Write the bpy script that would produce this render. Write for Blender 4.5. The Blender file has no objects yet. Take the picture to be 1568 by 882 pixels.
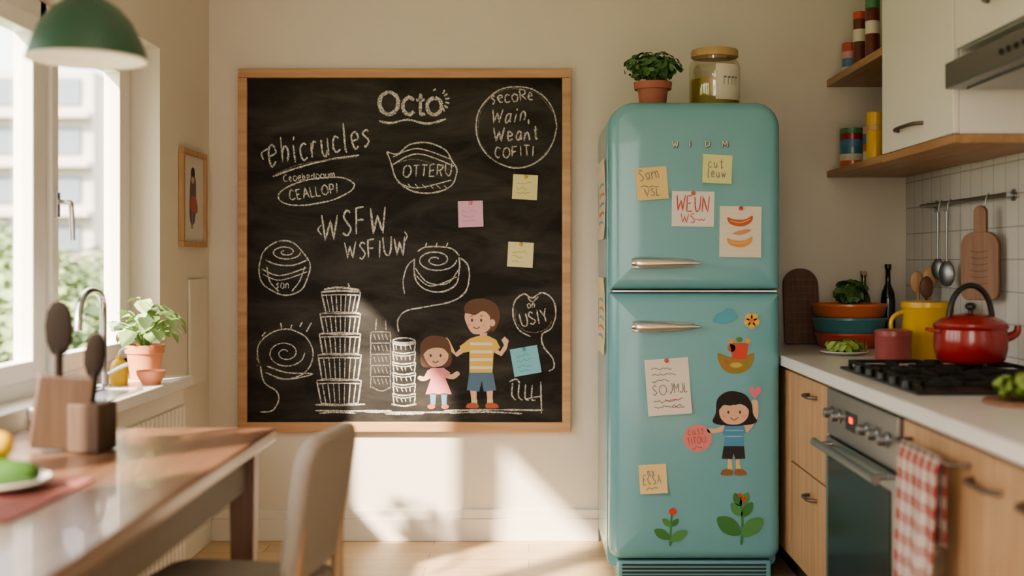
import bpy, bmesh, math, random
from mathutils import Vector, Matrix
random.seed(7)
R = random.Random(11)
scene = bpy.context.scene
COL = scene.collection

# ------------------------------------------------------------------ materials
def _new(name):
    m = bpy.data.materials.new(name); m.use_nodes = True
    nt = m.node_tree; b = nt.nodes['Principled BSDF']
    return m, nt, b
def mat(name, col, rough=0.5, metal=0.0, noise=0.0, nscale=20, bump=0.0, bscale=80, coat=0.0, emit=0, trans=0, spec=0.5):
    m, nt, b = _new(name)
    b.inputs['Base Color'].default_value = (*col, 1)
    b.inputs['Roughness'].default_value = rough
    b.inputs['Metallic'].default_value = metal
    b.inputs['Coat Weight'].default_value = coat
    b.inputs['Specular IOR Level'].default_value = spec
    b.inputs['Transmission Weight'].default_value = trans
    if emit:
        b.inputs['Emission Color'].default_value = (*col, 1); b.inputs['Emission Strength'].default_value = emit
    tc = nt.nodes.new('ShaderNodeTexCoord')
    if noise > 0:
        n = nt.nodes.new('ShaderNodeTexNoise'); n.inputs['Scale'].default_value = nscale; n.inputs['Detail'].default_value = 5
        nt.links.new(tc.outputs['Object'], n.inputs['Vector'])
        mx = nt.nodes.new('ShaderNodeMix'); mx.data_type = 'RGBA'
        mx.inputs[6].default_value = (*[max(0, c*(1-noise)) for c in col], 1)
        mx.inputs[7].default_value = (*[min(1, c*(1+noise)) for c in col], 1)
        nt.links.new(n.outputs['Fac'], mx.inputs[0]); nt.links.new(mx.outputs[2], b.inputs['Base Color'])
    if bump > 0:
        n2 = nt.nodes.new('ShaderNodeTexNoise'); n2.inputs['Scale'].default_value = bscale
        nt.links.new(tc.outputs['Object'], n2.inputs['Vector'])
        bp = nt.nodes.new('ShaderNodeBump'); bp.inputs['Strength'].default_value = bump; bp.inputs['Distance'].default_value = 0.01
        nt.links.new(n2.outputs['Fac'], bp.inputs['Height']); nt.links.new(bp.outputs['Normal'], b.inputs['Normal'])
    return m
def wood(name, c1, c2, axis='Z', scale=6.0, rough=0.45, coat=0.0):
    m, nt, b = _new(name)
    tc = nt.nodes.new('ShaderNodeTexCoord'); mp = nt.nodes.new('ShaderNodeMapping')
    s = {'X': (0.06, 1, 1), 'Y': (1, 0.06, 1), 'Z': (1, 1, 0.06)}[axis]
    mp.inputs['Scale'].default_value = tuple(v*scale for v in s)
    n = nt.nodes.new('ShaderNodeTexNoise'); n.inputs['Scale'].default_value = 5; n.inputs['Detail'].default_value = 8; n.inputs['Distortion'].default_value = 0.6
    rp = nt.nodes.new('ShaderNodeValToRGB')
    rp.color_ramp.elements[0].position = 0.3; rp.color_ramp.elements[0].color = (*c1, 1)
    rp.color_ramp.elements[1].position = 0.72; rp.color_ramp.elements[1].color = (*c2, 1)
    nt.links.new(tc.outputs['Object'], mp.inputs[0]); nt.links.new(mp.outputs[0], n.inputs['Vector'])
    nt.links.new(n.outputs['Fac'], rp.inputs[0]); nt.links.new(rp.outputs[0], b.inputs['Base Color'])
    b.inputs['Roughness'].default_value = rough; b.inputs['Coat Weight'].default_value = coat
    bp = nt.nodes.new('ShaderNodeBump'); bp.inputs['Strength'].default_value = 0.15; bp.inputs['Distance'].default_value = 0.003
    nt.links.new(n.outputs['Fac'], bp.inputs['Height']); nt.links.new(bp.outputs['Normal'], b.inputs['Normal'])
    return m
def brick(name, c1, c2, mortar, bw, rh, msize, swz='XY', offset=0.5, rough=0.4, grain=False, bump=0.3):
    m, nt, b = _new(name)
    tc = nt.nodes.new('ShaderNodeTexCoord'); sp = nt.nodes.new('ShaderNodeSeparateXYZ'); cb = nt.nodes.new('ShaderNodeCombineXYZ')
    nt.links.new(tc.outputs['Object'], sp.inputs[0])
    nt.links.new(sp.outputs[swz[0]], cb.inputs[0]); nt.links.new(sp.outputs[swz[1]], cb.inputs[1])
    br = nt.nodes.new('ShaderNodeTexBrick'); br.offset = offset
    br.inputs['Scale'].default_value = 1.0
    br.inputs['Color1'].default_value = (*c1, 1); br.inputs['Color2'].default_value = (*c2, 1); br.inputs['Mortar'].default_value = (*mortar, 1)
    br.inputs['Brick Width'].default_value = bw; br.inputs['Row Height'].default_value = rh
    br.inputs['Mortar Size'].default_value = msize; br.inputs['Mortar Smooth'].default_value = 0.2
    nt.links.new(cb.outputs[0], br.inputs['Vector'])
    out = br.outputs['Color']
    if grain:
        mp = nt.nodes.new('ShaderNodeMapping'); mp.inputs['Scale'].default_value = (1.5, 22, 1)
        n = nt.nodes.new('ShaderNodeTexNoise'); n.inputs['Scale'].default_value = 2; n.inputs['Detail'].default_value = 8
        nt.links.new(cb.outputs[0], mp.inputs[0]); nt.links.new(mp.outputs[0], n.inputs['Vector'])
        rp = nt.nodes.new('ShaderNodeValToRGB'); rp.color_ramp.elements[0].color = (.72, .72, .72, 1); rp.color_ramp.elements[1].color = (1.1, 1.1, 1.1, 1)
        nt.links.new(n.outputs['Fac'], rp.inputs[0])
        mx = nt.nodes.new('ShaderNodeMix'); mx.data_type = 'RGBA'; mx.blend_type = 'MULTIPLY'; mx.inputs[0].default_value = 1
        nt.links.new(out, mx.inputs[6]); nt.links.new(rp.outputs[0], mx.inputs[7]); out = mx.outputs[2]
    nt.links.new(out, b.inputs['Base Color'])
    b.inputs['Roughness'].default_value = rough
    bp = nt.nodes.new('ShaderNodeBump'); bp.inputs['Strength'].default_value = bump; bp.inputs['Distance'].default_value = 0.004; bp.invert = True
    nt.links.new(br.outputs['Fac'], bp.inputs['Height']); nt.links.new(bp.outputs['Normal'], b.inputs['Normal'])
    return m

M = {}
M['wall'] = mat('wall_paint', (0.72, 0.665, 0.59), 0.85, noise=0.03, nscale=3, bump=0.05, bscale=150)
M['white'] = mat('white_paint', (0.80, 0.785, 0.755), 0.45, noise=0.02)
M['trim'] = mat('trim_paint', (0.75, 0.705, 0.635), 0.5, noise=0.02)
M['ceil'] = mat('ceiling_paint', (0.82, 0.8, 0.77), 0.9, noise=0.02)
M['floor'] = brick('oak_floor', (0.64, 0.45, 0.27), (0.72, 0.52, 0.33), (0.34, 0.21, 0.11), 1.1, 0.13, 0.002, 'XY', 0.37, 0.38, grain=True, bump=0.15)
M['tile'] = brick('wall_tile', (0.73, 0.73, 0.72), (0.69, 0.69, 0.68), (0.45, 0.45, 0.44), 0.11, 0.11, 0.0025, 'YZ', 0.0, 0.2)
M['counter'] = mat('counter_stone', (0.80, 0.78, 0.76), 0.25, noise=0.04, nscale=40)
M['cabwood'] = wood('cabinet_oak', (0.45, 0.27, 0.14), (0.60, 0.40, 0.23), 'Z', 7)
M['shelfwood'] = wood('shelf_oak', (0.36, 0.20, 0.10), (0.50, 0.31, 0.17), 'Y', 7)
M['framewood'] = wood('frame_oak', (0.44, 0.25, 0.13), (0.58, 0.37, 0.21), 'X', 6)
M['tablewood'] = wood('table_walnut', (0.125, 0.062, 0.037), (0.23, 0.12, 0.072), 'Y', 5, 0.3, 0.15)
M['legwood'] = wood('leg_walnut', (0.14, 0.075, 0.048), (0.23, 0.13, 0.085), 'Z', 6, 0.4)
M['blockwood'] = wood('block_wood', (0.060, 0.034, 0.020), (0.10, 0.058, 0.035), 'Z', 8, 0.65)
M['lightwood'] = wood('beech', (0.42, 0.25, 0.13), (0.56, 0.36, 0.2), 'Z', 10)
M['boardwood'] = wood('board_wood', (0.20, 0.095, 0.048), (0.30, 0.155, 0.085), 'Z', 10)
M['darkwood'] = wood('mahogany', (0.10, 0.045, 0.03), (0.17, 0.08, 0.05), 'Z', 10)
M['apron'] = mat('apron_taupe', (0.18, 0.148, 0.13), 0.6, noise=0.05)
M['teal'] = mat('fridge_enamel', (0.165, 0.395, 0.435), 0.26, noise=0.015, nscale=2, coat=0.3)
M['chrome'] = mat('chrome', (0.70, 0.72, 0.75), 0.16, 1.0)
M['steel'] = mat('brushed_steel', (0.38, 0.385, 0.39), 0.35, 1.0)
M['hoodsteel'] = mat('hood_steel', (0.27, 0.275, 0.28), 0.35, 0.9)
M['bronze'] = mat('handle_bronze', (0.20, 0.165, 0.14), 0.4, 0.9)
M['black'] = mat('black_enamel', (0.012, 0.012, 0.013), 0.35)
M['iron'] = mat('cast_iron', (0.016, 0.016, 0.017), 0.6, bump=0.2, spec=0.3)
M['blackglass'] = mat('oven_glass', (0.018, 0.016, 0.015), 0.2, coat=0.0, spec=0.35)
M['rubber'] = mat('gasket', (0.03, 0.04, 0.04), 0.6)
M['terra'] = mat('terracotta', (0.42, 0.16, 0.11), 0.8, noise=0.1)
M['terra2'] = mat('glazed_terracotta', (0.62, 0.25, 0.14), 0.5, noise=0.06)
M['soil'] = mat('soil', (0.05, 0.03, 0.02), 1, bump=0.5)
M['leaf'] = mat('leaf_green', (0.09, 0.19, 0.06), 0.5, noise=0.35, nscale=30)
M['leaf2'] = mat('leaf_light', (0.30, 0.44, 0.18), 0.5, noise=0.25, nscale=20)
M['lettuce'] = mat('lettuce', (0.25, 0.35, 0.08), 0.5, noise=0.35, nscale=25)
M['stem'] = mat('stem', (0.2, 0.35, 0.1), 0.6)
M['chairfab'] = mat('chair_fabric', (0.36, 0.32, 0.28), 0.95, noise=0.06, nscale=60, bump=0.2, bscale=300, spec=0.2)
M['chairwood'] = wood('chair_beech', (0.34, 0.21, 0.13), (0.44, 0.29, 0.18), 'Z', 10)
M['lampgreen'] = mat('lamp_green', (0.032, 0.088, 0.056), 0.4, coat=0.15)
M['lampwhite'] = mat('lamp_inside', (0.80, 0.77, 0.70), 0.6)
M['bulb'] = mat('bulb', (1, 0.85, 0.65), 0.4, emit=3)
M['orange'] = mat('orange_ceramic', (0.66, 0.19, 0.08), 0.3, coat=0.3)
M['tealc'] = mat('teal_ceramic', (0.07, 0.24, 0.28), 0.3, coat=0.3)
M['redc'] = mat('coral_ceramic', (0.55, 0.09, 0.06), 0.3, coat=0.3)
M['red'] = mat('red_enamel', (0.34, 0.028, 0.028), 0.22, coat=0.4)
M['rose'] = mat('rose_enamel', (0.30, 0.07, 0.07), 0.3, coat=0.3)
M['yellow'] = mat('yellow_enamel', (0.64, 0.40, 0.035), 0.3, coat=0.3)
M['blue'] = mat('blue_tin', (0.10, 0.22, 0.42), 0.4)
M['pinkt'] = mat('pink_tin', (0.7, 0.36, 0.36), 0.4)
M['spice'] = mat('spice_brown', (0.14, 0.04, 0.03), 0.3)
M['greencap'] = mat('green_cap', (0.08, 0.25, 0.12), 0.4)
M['cream'] = mat('cream_label', (0.70, 0.65, 0.53), 0.7)
M['lid'] = mat('jar_lid', (0.52, 0.36, 0.18), 0.5)
M['pickle'] = mat('pickle', (0.38, 0.30, 0.05), 0.4, noise=0.5, nscale=35)
M['bottleg'] = mat('bottle_dark', (0.01, 0.014, 0.012), 0.12, coat=0.4)
M['bottleo'] = mat('bottle_olive', (0.10, 0.12, 0.02), 0.12, coat=0.4)
M['plate'] = mat('plate', (0.66, 0.63, 0.58), 0.4)
M['mat_red'] = mat('placemat_red', (0.28, 0.10, 0.085), 0.9, noise=0.25, nscale=40)
M['cucumber'] = mat('cucumber', (0.05, 0.13, 0.025), 0.45, noise=0.3)
M['lemon'] = mat('lemon', (0.7, 0.43, 0.04), 0.45)
M['grass'] = mat('grass', (0.15, 0.22, 0.09), 0.9, noise=0.4, nscale=1)
M['tree'] = mat('tree_leaves', (0.20, 0.27, 0.12), 0.8, noise=0.4, nscale=3)
M['facade'] = mat('facade', (0.50, 0.45, 0.42), 0.9, noise=0.05)
M['facade2'] = mat('facade_brick', (0.44, 0.34, 0.30), 0.9, noise=0.08)
M['winglass'] = mat('far_glass', (0.16, 0.20, 0.24), 0.3)
def thinglass(name, fac, tint, rough):
    m = bpy.data.materials.new(name); m.use_nodes = True; nt = m.node_tree; nt.nodes.clear()
    o = nt.nodes.new('ShaderNodeOutputMaterial'); t = nt.nodes.new('ShaderNodeBsdfTransparent'); t.inputs[0].default_value = (*tint, 1)
    g = nt.nodes.new('ShaderNodeBsdfGlossy'); g.inputs['Roughness'].default_value = rough; x = nt.nodes.new('ShaderNodeMixShader'); x.inputs[0].default_value = fac
    nt.links.new(t.outputs[0], x.inputs[1]); nt.links.new(g.outputs[0], x.inputs[2]); nt.links.new(x.outputs[0], o.inputs[0]); return m
M['glass'] = thinglass('window_glass', .06, (1, 1, 1), .02)
M['jarglass'] = thinglass('jar_glass', .20, (.93, .91, .80), .08)
def chalkmat(name, col, lo=0.38, hi=0.60):
    m, nt, b = _new(name)
    b.inputs['Base Color'].default_value = (*col, 1); b.inputs['Roughness'].default_value = 1
    tc = nt.nodes.new('ShaderNodeTexCoord'); n = nt.nodes.new('ShaderNodeTexNoise'); n.inputs['Scale'].default_value = 260; n.inputs['Detail'].default_value = 2
    rp = nt.nodes.new('ShaderNodeMapRange'); rp.inputs[1].default_value = lo; rp.inputs[2].default_value = hi
    rp.inputs[3].default_value = 0.25
    nt.links.new(tc.outputs['Object'], n.inputs['Vector']); nt.links.new(n.outputs['Fac'], rp.inputs[0]); nt.links.new(rp.outputs[0], b.inputs['Alpha'])
    return m
M['chalk'] = chalkmat('chalk', (0.74, 0.71, 0.65))
M['chalkf'] = chalkmat('chalk_faint', (0.34, 0.32, 0.29), 0.45, 0.7)
def boardmat():
    m, nt, b = _new('slate')
    tc = nt.nodes.new('ShaderNodeTexCoord'); mp = nt.nodes.new('ShaderNodeMapping'); mp.inputs['Rotation'].default_value = (0, 0.5, 0); mp.inputs['Scale'].default_value = (1, 1, 3)
    n = nt.nodes.new('ShaderNodeTexNoise'); n.inputs['Scale'].default_value = 2.2; n.inputs['Detail'].default_value = 9; n.inputs['Roughness'].default_value = 0.65; n.inputs['Distortion'].default_value = 0.8
    rp = nt.nodes.new('ShaderNodeValToRGB'); rp.color_ramp.elements[0].position = 0.40; rp.color_ramp.elements[0].color = (0.014, 0.0125, 0.011, 1)
    rp.color_ramp.elements[1].position = 0.85; rp.color_ramp.elements[1].color = (0.085, 0.077, 0.068, 1)
    nt.links.new(tc.outputs['Object'], mp.inputs[0]); nt.links.new(mp.outputs[0], n.inputs['Vector']); nt.links.new(n.outputs['Fac'], rp.inputs[0]); nt.links.new(rp.outputs[0], b.inputs['Base Color'])
    b.inputs['Roughness'].default_value = 0.7; b.inputs['Specular IOR Level'].default_value = 0.3
    return m
M['slate'] = boardmat()
def gingham():
    m, nt, b = _new('gingham_cloth')
    tc = nt.nodes.new('ShaderNodeTexCoord'); sp = nt.nodes.new('ShaderNodeSeparateXYZ'); nt.links.new(tc.outputs['Object'], sp.inputs[0])
    outs = []
    for a in ('Y', 'Z'):
        k = nt.nodes.new('ShaderNodeMath'); k.operation = 'MULTIPLY'; k.inputs[1].default_value = 20
        f = nt.nodes.new('ShaderNodeMath'); f.operation = 'FRACT'; g = nt.nodes.new('ShaderNodeMath'); g.operation = 'GREATER_THAN'; g.inputs[1].default_value = 0.5
        h = nt.nodes.new('ShaderNodeMath'); h.operation = 'MULTIPLY'; h.inputs[1].default_value = 0.5
        nt.links.new(sp.outputs[a], k.inputs[0]); nt.links.new(k.outputs[0], f.inputs[0]); nt.links.new(f.outputs[0], g.inputs[0]); nt.links.new(g.outputs[0], h.inputs[0]); outs.append(h)
    ad = nt.nodes.new('ShaderNodeMath'); nt.links.new(outs[0].outputs[0], ad.inputs[0]); nt.links.new(outs[1].outputs[0], ad.inputs[1])
    mx = nt.nodes.new('ShaderNodeMix'); mx.data_type = 'RGBA'; mx.inputs[6].default_value = (0.62, 0.56, 0.50, 1); mx.inputs[7].default_value = (0.38, 0.08, 0.06, 1)
    nt.links.new(ad.outputs[0], mx.inputs[0]); nt.links.new(mx.outputs[2], b.inputs['Base Color']); b.inputs['Roughness'].default_value = 0.95
    return m
M['gingham'] = gingham()
_fc = {}
def flat(col, rough=0.7):
    k = tuple(col)
    if k not in _fc: _fc[k] = mat('paper_%d' % len(_fc), col, rough, noise=0.03, nscale=30)
    return _fc[k]

# ------------------------------------------------------------------ mesh helpers
def addobj(name, me, mats, smooth=False):
    o = bpy.data.objects.new(name, me); COL.objects.link(o)
    for m in (mats if isinstance(mats, (list, tuple)) else [mats]): me.materials.append(m)
    if smooth:
        for p in me.polygons: p.use_smooth = True
    return o
def frombm(name, bm, mats, smooth=False):
    bmesh.ops.recalc_face_normals(bm, faces=bm.faces)
    me = bpy.data.meshes.new(name); bm.to_mesh(me); bm.free()
    return addobj(name, me, mats, smooth)
def box(name, x0, x1, y0, y1, z0, z1, m, bev=0.0, seg=2):
    bm = bmesh.new(); bmesh.ops.create_cube(bm, size=1)
    for v in bm.verts: v.co = Vector(((x0+x1)/2+v.co.x*(x1-x0), (y0+y1)/2+v.co.y*(y1-y0), (z0+z1)/2+v.co.z*(z1-z0)))
    if bev > 0: bmesh.ops.bevel(bm, geom=bm.edges[:], offset=bev, segments=seg, affect='EDGES', profile=0.5)
    return frombm(name, bm, m)
def boxes(name, lst, m, bev=0.0):
    bm = bmesh.new()
    for (x0, x1, y0, y1, z0, z1) in lst:
        r = bmesh.ops.create_cube(bm, size=1)
        for v in r['verts']: v.co = Vector(((x0+x1)/2+v.co.x*(x1-x0), (y0+y1)/2+v.co.y*(y1-y0), (z0+z1)/2+v.co.z*(z1-z0)))
    if bev > 0: bmesh.ops.bevel(bm, geom=bm.edges[:], offset=bev, segments=2, affect='EDGES', profile=0.5)
    return frombm(name, bm, m)
def lathe(name, prof, loc, m, seg=40, mtx=None, smooth=True):
    bm = bmesh.new(); rings = []
    for (r, z) in prof:
        if r < 1e-5: rings.append([bm.verts.new((0, 0, z))])
        else: rings.append([bm.verts.new((r*math.cos(2*math.pi*i/seg), r*math.sin(2*math.pi*i/seg), z)) for i in range(seg)])
    for a, b in zip(rings[:-1], rings[1:]):
        for i in range(seg):
            j = (i+1) % seg
            if len(a) == 1 and len(b) == 1: continue
            if len(a) == 1: bm.faces.new((a[0], b[i], b[j]))
            elif len(b) == 1: bm.faces.new((a[i], a[j], b[0]))
            else: bm.faces.new((a[i], a[j], b[j], b[i]))
    T = Matrix.Translation(Vector(loc))
    if mtx is not None: T = T @ mtx
    bmesh.ops.transform(bm, matrix=T, verts=bm.verts)
    o = frombm(name, bm, m, smooth)
    if smooth:
        try: o.data.set_sharp_from_angle(angle=math.radians(40))
        except Exception: pass
    return o
RX = Matrix.Rotation(math.radians(90), 4, 'X'); RY = Matrix.Rotation(math.radians(90), 4, 'Y')
def cyl(name, loc, r, h, m, mtx=None, seg=28, r2=None):
    r2 = r if r2 is None else r2
    return lathe(name, [(0, 0), (r, 0), (r2, h), (0, h)], loc, m, seg, mtx)
def tube(name, pts, rad, m, closed=False, smooth=True, radii=None, res=6):
    cu = bpy.data.curves.new(name, 'CURVE'); cu.dimensions = '3D'; cu.bevel_depth = rad; cu.bevel_resolution = 3; cu.use_fill_caps = True
    if smooth:
        s = cu.splines.new('NURBS'); s.points.add(len(pts)-1); s.order_u = 3; s.use_endpoint_u = True; s.resolution_u = res
    else:
        s = cu.splines.new('POLY'); s.points.add(len(pts)-1)
    s.use_cyclic_u = closed
    for i, p in enumerate(pts):
        s.points[i].co = (*p, 1)
        if radii: s.points[i].radius = radii[i]
    o = bpy.data.objects.new(name, cu); COL.objects.link(o)
    dg = bpy.context.evaluated_depsgraph_get(); me = bpy.data.meshes.new_from_object(o.evaluated_get(dg))
    bpy.data.objects.remove(o); me.name = name
    me.materials.clear()
    return addobj(name, me, m, True)
def group(name, parts):
    pts = [o.matrix_world @ Vector(c) for o in parts for c in o.bound_box]
    bpy.context.view_layer.update()
    e = bpy.data.objects.new(name, None); COL.objects.link(e); e.empty_display_size = 0.05
    mn = [min(p[i] for p in pts) for i in range(3)]; mx = [max(p[i] for p in pts) for i in range(3)]
    c = Vector(((mn[0]+mx[0])/2, (mn[1]+mx[1])/2, mn[2])); e.location = c
    for o in parts:
        o.parent = e; o.matrix_parent_inverse = Matrix.Translation(-c)
    return e
def rr(x0, x1, z0, z1, rt, rb, n=8, flare=0):
    pts = []
    for (cx, cz, a0, r) in ((x1-rt, z1-rt, 0, rt), (x0+rt, z1-rt, 90, rt), (x0+rb, z0+rb, 180, rb), (x1-rb, z0+rb, 270, rb)):
        for k in range(n+1):
            a = math.radians(a0+90*k/n); pts.append((cx+r*math.cos(a), cz+r*math.sin(a)))
    return pts
def slab(name, x0, x1, z0, z1, yf, yb, rt, rb, er, m, n=8, crown=0.0, backer=0.0):
    """rounded slab, front towards -Y"""
    bm = bmesh.new(); rings = []
    def ring(ins, y):
        return [bm.verts.new((px, y, pz)) for (px, pz) in rr(x0+ins, x1-ins, z0+ins, z1-ins, max(rt-ins, .0015), max(rb-ins, .0015), n)]
    if backer > 0:
        for k in range(0, 6):
            a = math.radians(90*k/5); rings.append(ring(backer*(1-math.sin(a)), yb-backer*(1-math.cos(a))))
    else: rings.append(ring(0, yb))
    for k in range(0, 8):
        a = math.radians(90*k/7); rings.append(ring(er*(1-math.cos(a)), yf+crown+er*(1-math.sin(a))))
    if crown > 0:
        for k in (0.35, 0.7, 1.0):
            rings.append(ring(er+0.09*k, yf+crown*(1-k)**2))
    for a, b in zip(rings[:-1], rings[1:]):
        N = len(a)
        for i in range(N): f = bm.faces.new((a[i], a[(i+1) % N], b[(i+1) % N], b[i])); f.smooth = True
    bm.faces.new(rings[0]); bm.faces.new(rings[-1])
    return frombm(name, bm, m)
def leaves(name, c, rad, n, size, m, seed=0, up=0.3, surface=0.4):
    r = random.Random(seed); bm = bmesh.new()
    for _ in range(n):
        d = Vector((r.gauss(0, 1), r.gauss(0, 1), r.gauss(0, 1))).normalized()*(surface+(1-surface)*r.random())
        p = Vector((c[0]+d.x*rad[0], c[1]+d.y*rad[1], c[2]+d.z*rad[2]))
        nrm = (d+Vector((r.uniform(-.6, .6), r.uniform(-.6, .6), up+r.uniform(-.4, .6)))).normalized()
        t = nrm.orthogonal().normalized(); t = Matrix.Rotation(r.uniform(0, 6.28), 3, nrm) @ t; b = nrm.cross(t)
        s = size*r.uniform(.6, 1.2)
        pts = [(-1, 0, 0), (-.45, .5, .12), (.3, .5, .12), (1, 0, -.1), (.3, -.5, .12), (-.45, -.5, .12)]
        vs = [bm.verts.new(p+t*x*s+b*y*s+nrm*z*s) for x, y, z in pts]
        mid = [bm.verts.new(p+t*.0*s-nrm*0.02*s)]
        for i in range(6): bm.faces.new((vs[i], vs[(i+1) % 6], mid[0]))
    me = bpy.data.meshes.new(name); bm.to_mesh(me); bm.free()
    return addobj(name, me, m, True)

# ------------------------------------------------------------------ flat drawing helper
def crom(pts, k=6, closed=False):
    n = len(pts); out = []
    if n < 3: 
        (a, b) = pts[0], pts[-1]
        return [(a[0]+(b[0]-a[0])*i/k, a[1]+(b[1]-a[1])*i/k) for i in range(k+1)]
    rng = range(n if closed else n-1)
    for i in rng:
        if closed: p0, p1, p2, p3 = pts[i-1], pts[i], pts[(i+1) % n], pts[(i+2) % n]
        else: p0, p1, p2, p3 = pts[max(i-1, 0)], pts[i], pts[i+1], pts[min(i+2, n-1)]
        for j in range(k):
            t = j/k
            out.append(tuple(0.5*((2*p1[d])+(-p0[d]+p2[d])*t+(2*p0[d]-5*p1[d]+4*p2[d]-p3[d])*t*t+(-p0[d]+3*p1[d]-3*p2[d]+p3[d])*t**3) for d in (0, 1)))
    out.append(out[0] if closed else pts[-1])
    return out
class Art:
    def __init__(s, name, f): s.name = name; s.f = f; s.bm = bmesh.new(); s.mats = []
    def mi(s, m):
        if m not in s.mats: s.mats.append(m)
        return s.mats.index(m)
    def fill(s, pts, m, layer=1, smooth=False):
        if smooth: pts = crom(pts, 5, True)[:-1]
        try:
            f = s.bm.faces.new([s.bm.verts.new(s.f(x, y, layer)) for x, y in pts]); f.material_index = s.mi(m)
        except ValueError: pass
    def ell(s, cx, cy, rx, ry, m, layer=1, rot=0, n=28, a0=0, a1=360):
        c, q = math.cos(math.radians(rot)), math.sin(math.radians(rot)); P = []
        for i in range(n if a1-a0 >= 360 else n+1):
            a = math.radians(a0+(a1-a0)*i/n); x, y = rx*math.cos(a), ry*math.sin(a); P.append((cx+x*c-y*q, cy+x*q+y*c))
        s.fill(P, m, layer)
    def stroke(s, pts, w, m, layer=2, smooth=True, closed=False, taper=False, jit=0.0):
        if smooth: pts = crom(pts, 6, closed)
        else:
            q = []
            pp = pts+[pts[0]] if closed else pts
            for a, b in zip(pp[:-1], pp[1:]): q += [(a[0]+(b[0]-a[0])*t/4, a[1]+(b[1]-a[1])*t/4) for t in range(4)]
            pts = q+[pp[-1]]
        if len(pts) < 2: return
        L = []; Rr = []; n = len(pts)
        for i, p in enumerate(pts):
            a = pts[max(i-1, 0)]; b = pts[min(i+1, n-1)]; dx, dy = b[0]-a[0], b[1]-a[1]; l = math.hypot(dx, dy) or 1
            ww = w*0.5*(1+R.uniform(-jit, jit))
            if i == 0 or i == n-1: ww *= 0.6
            nx, ny = -dy/l*ww, dx/l*ww
            L.append(s.bm.verts.new(s.f(p[0]+nx, p[1]+ny, layer))); Rr.append(s.bm.verts.new(s.f(p[0]-nx, p[1]-ny, layer)))
        k = s.mi(m)
        for i in range(n-1):
            f = s.bm.faces.new((L[i], L[i+1], Rr[i+1], Rr[i])); f.material_index = k
    def oval(s, cx, cy, rx, ry, w, m, layer=2, rot=0, a0=0, a1=360, jit=0.15, wob=0.02):
        c, q = math.cos(math.radians(rot)), math.sin(math.radians(rot)); P = []; n = 16
        for i in range(n+1):
            a = math.radians(a0+(a1-a0)*i/n); k = 1+R.uniform(-wob, wob); x, y = rx*k*math.cos(a), ry*k*math.sin(a); P.append((cx+x*c-y*q, cy+x*q+y*c))
        s.stroke(P, w, m, layer, True, jit=jit)
    def text(s, t, x, y, h, w, m, adv=0.8, rot=0, layer=3, slant=0.0, jit=0.05, bounce=0.0):
        c, q = math.cos(math.radians(rot)), math.sin(math.radians(rot)); cx = 0
        for ch in t:
            if ch == ' ': cx += h*0.5; continue
            g, wd = FONT.get(ch, FONT['o']); bo = R.uniform(-bounce, bounce)*h; hs = 1+R.uniform(-bounce, bounce)
            for st in g:
                pts = []
                for (u, v) in st:
                    lx = cx+(u*wd+slant*v)*h*adv+R.uniform(-jit, jit)*h; ly = -v*h*hs+bo+R.uniform(-jit, jit)*h
                    pts.append((x+lx*c-ly*q, y+lx*q+ly*c))
                s.stroke(pts, w, m, layer, ch in CURVY and len(pts) > 2, jit=0.2)
            cx += h*adv*(wd+0.28)
    def done(s):
        me = bpy.data.meshes.new(s.name); s.bm.to_mesh(me); s.bm.free(); return addobj(s.name, me, s.mats)
CURVY = set('CDGJOPRSUaceghijlnorsutBmd')
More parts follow.
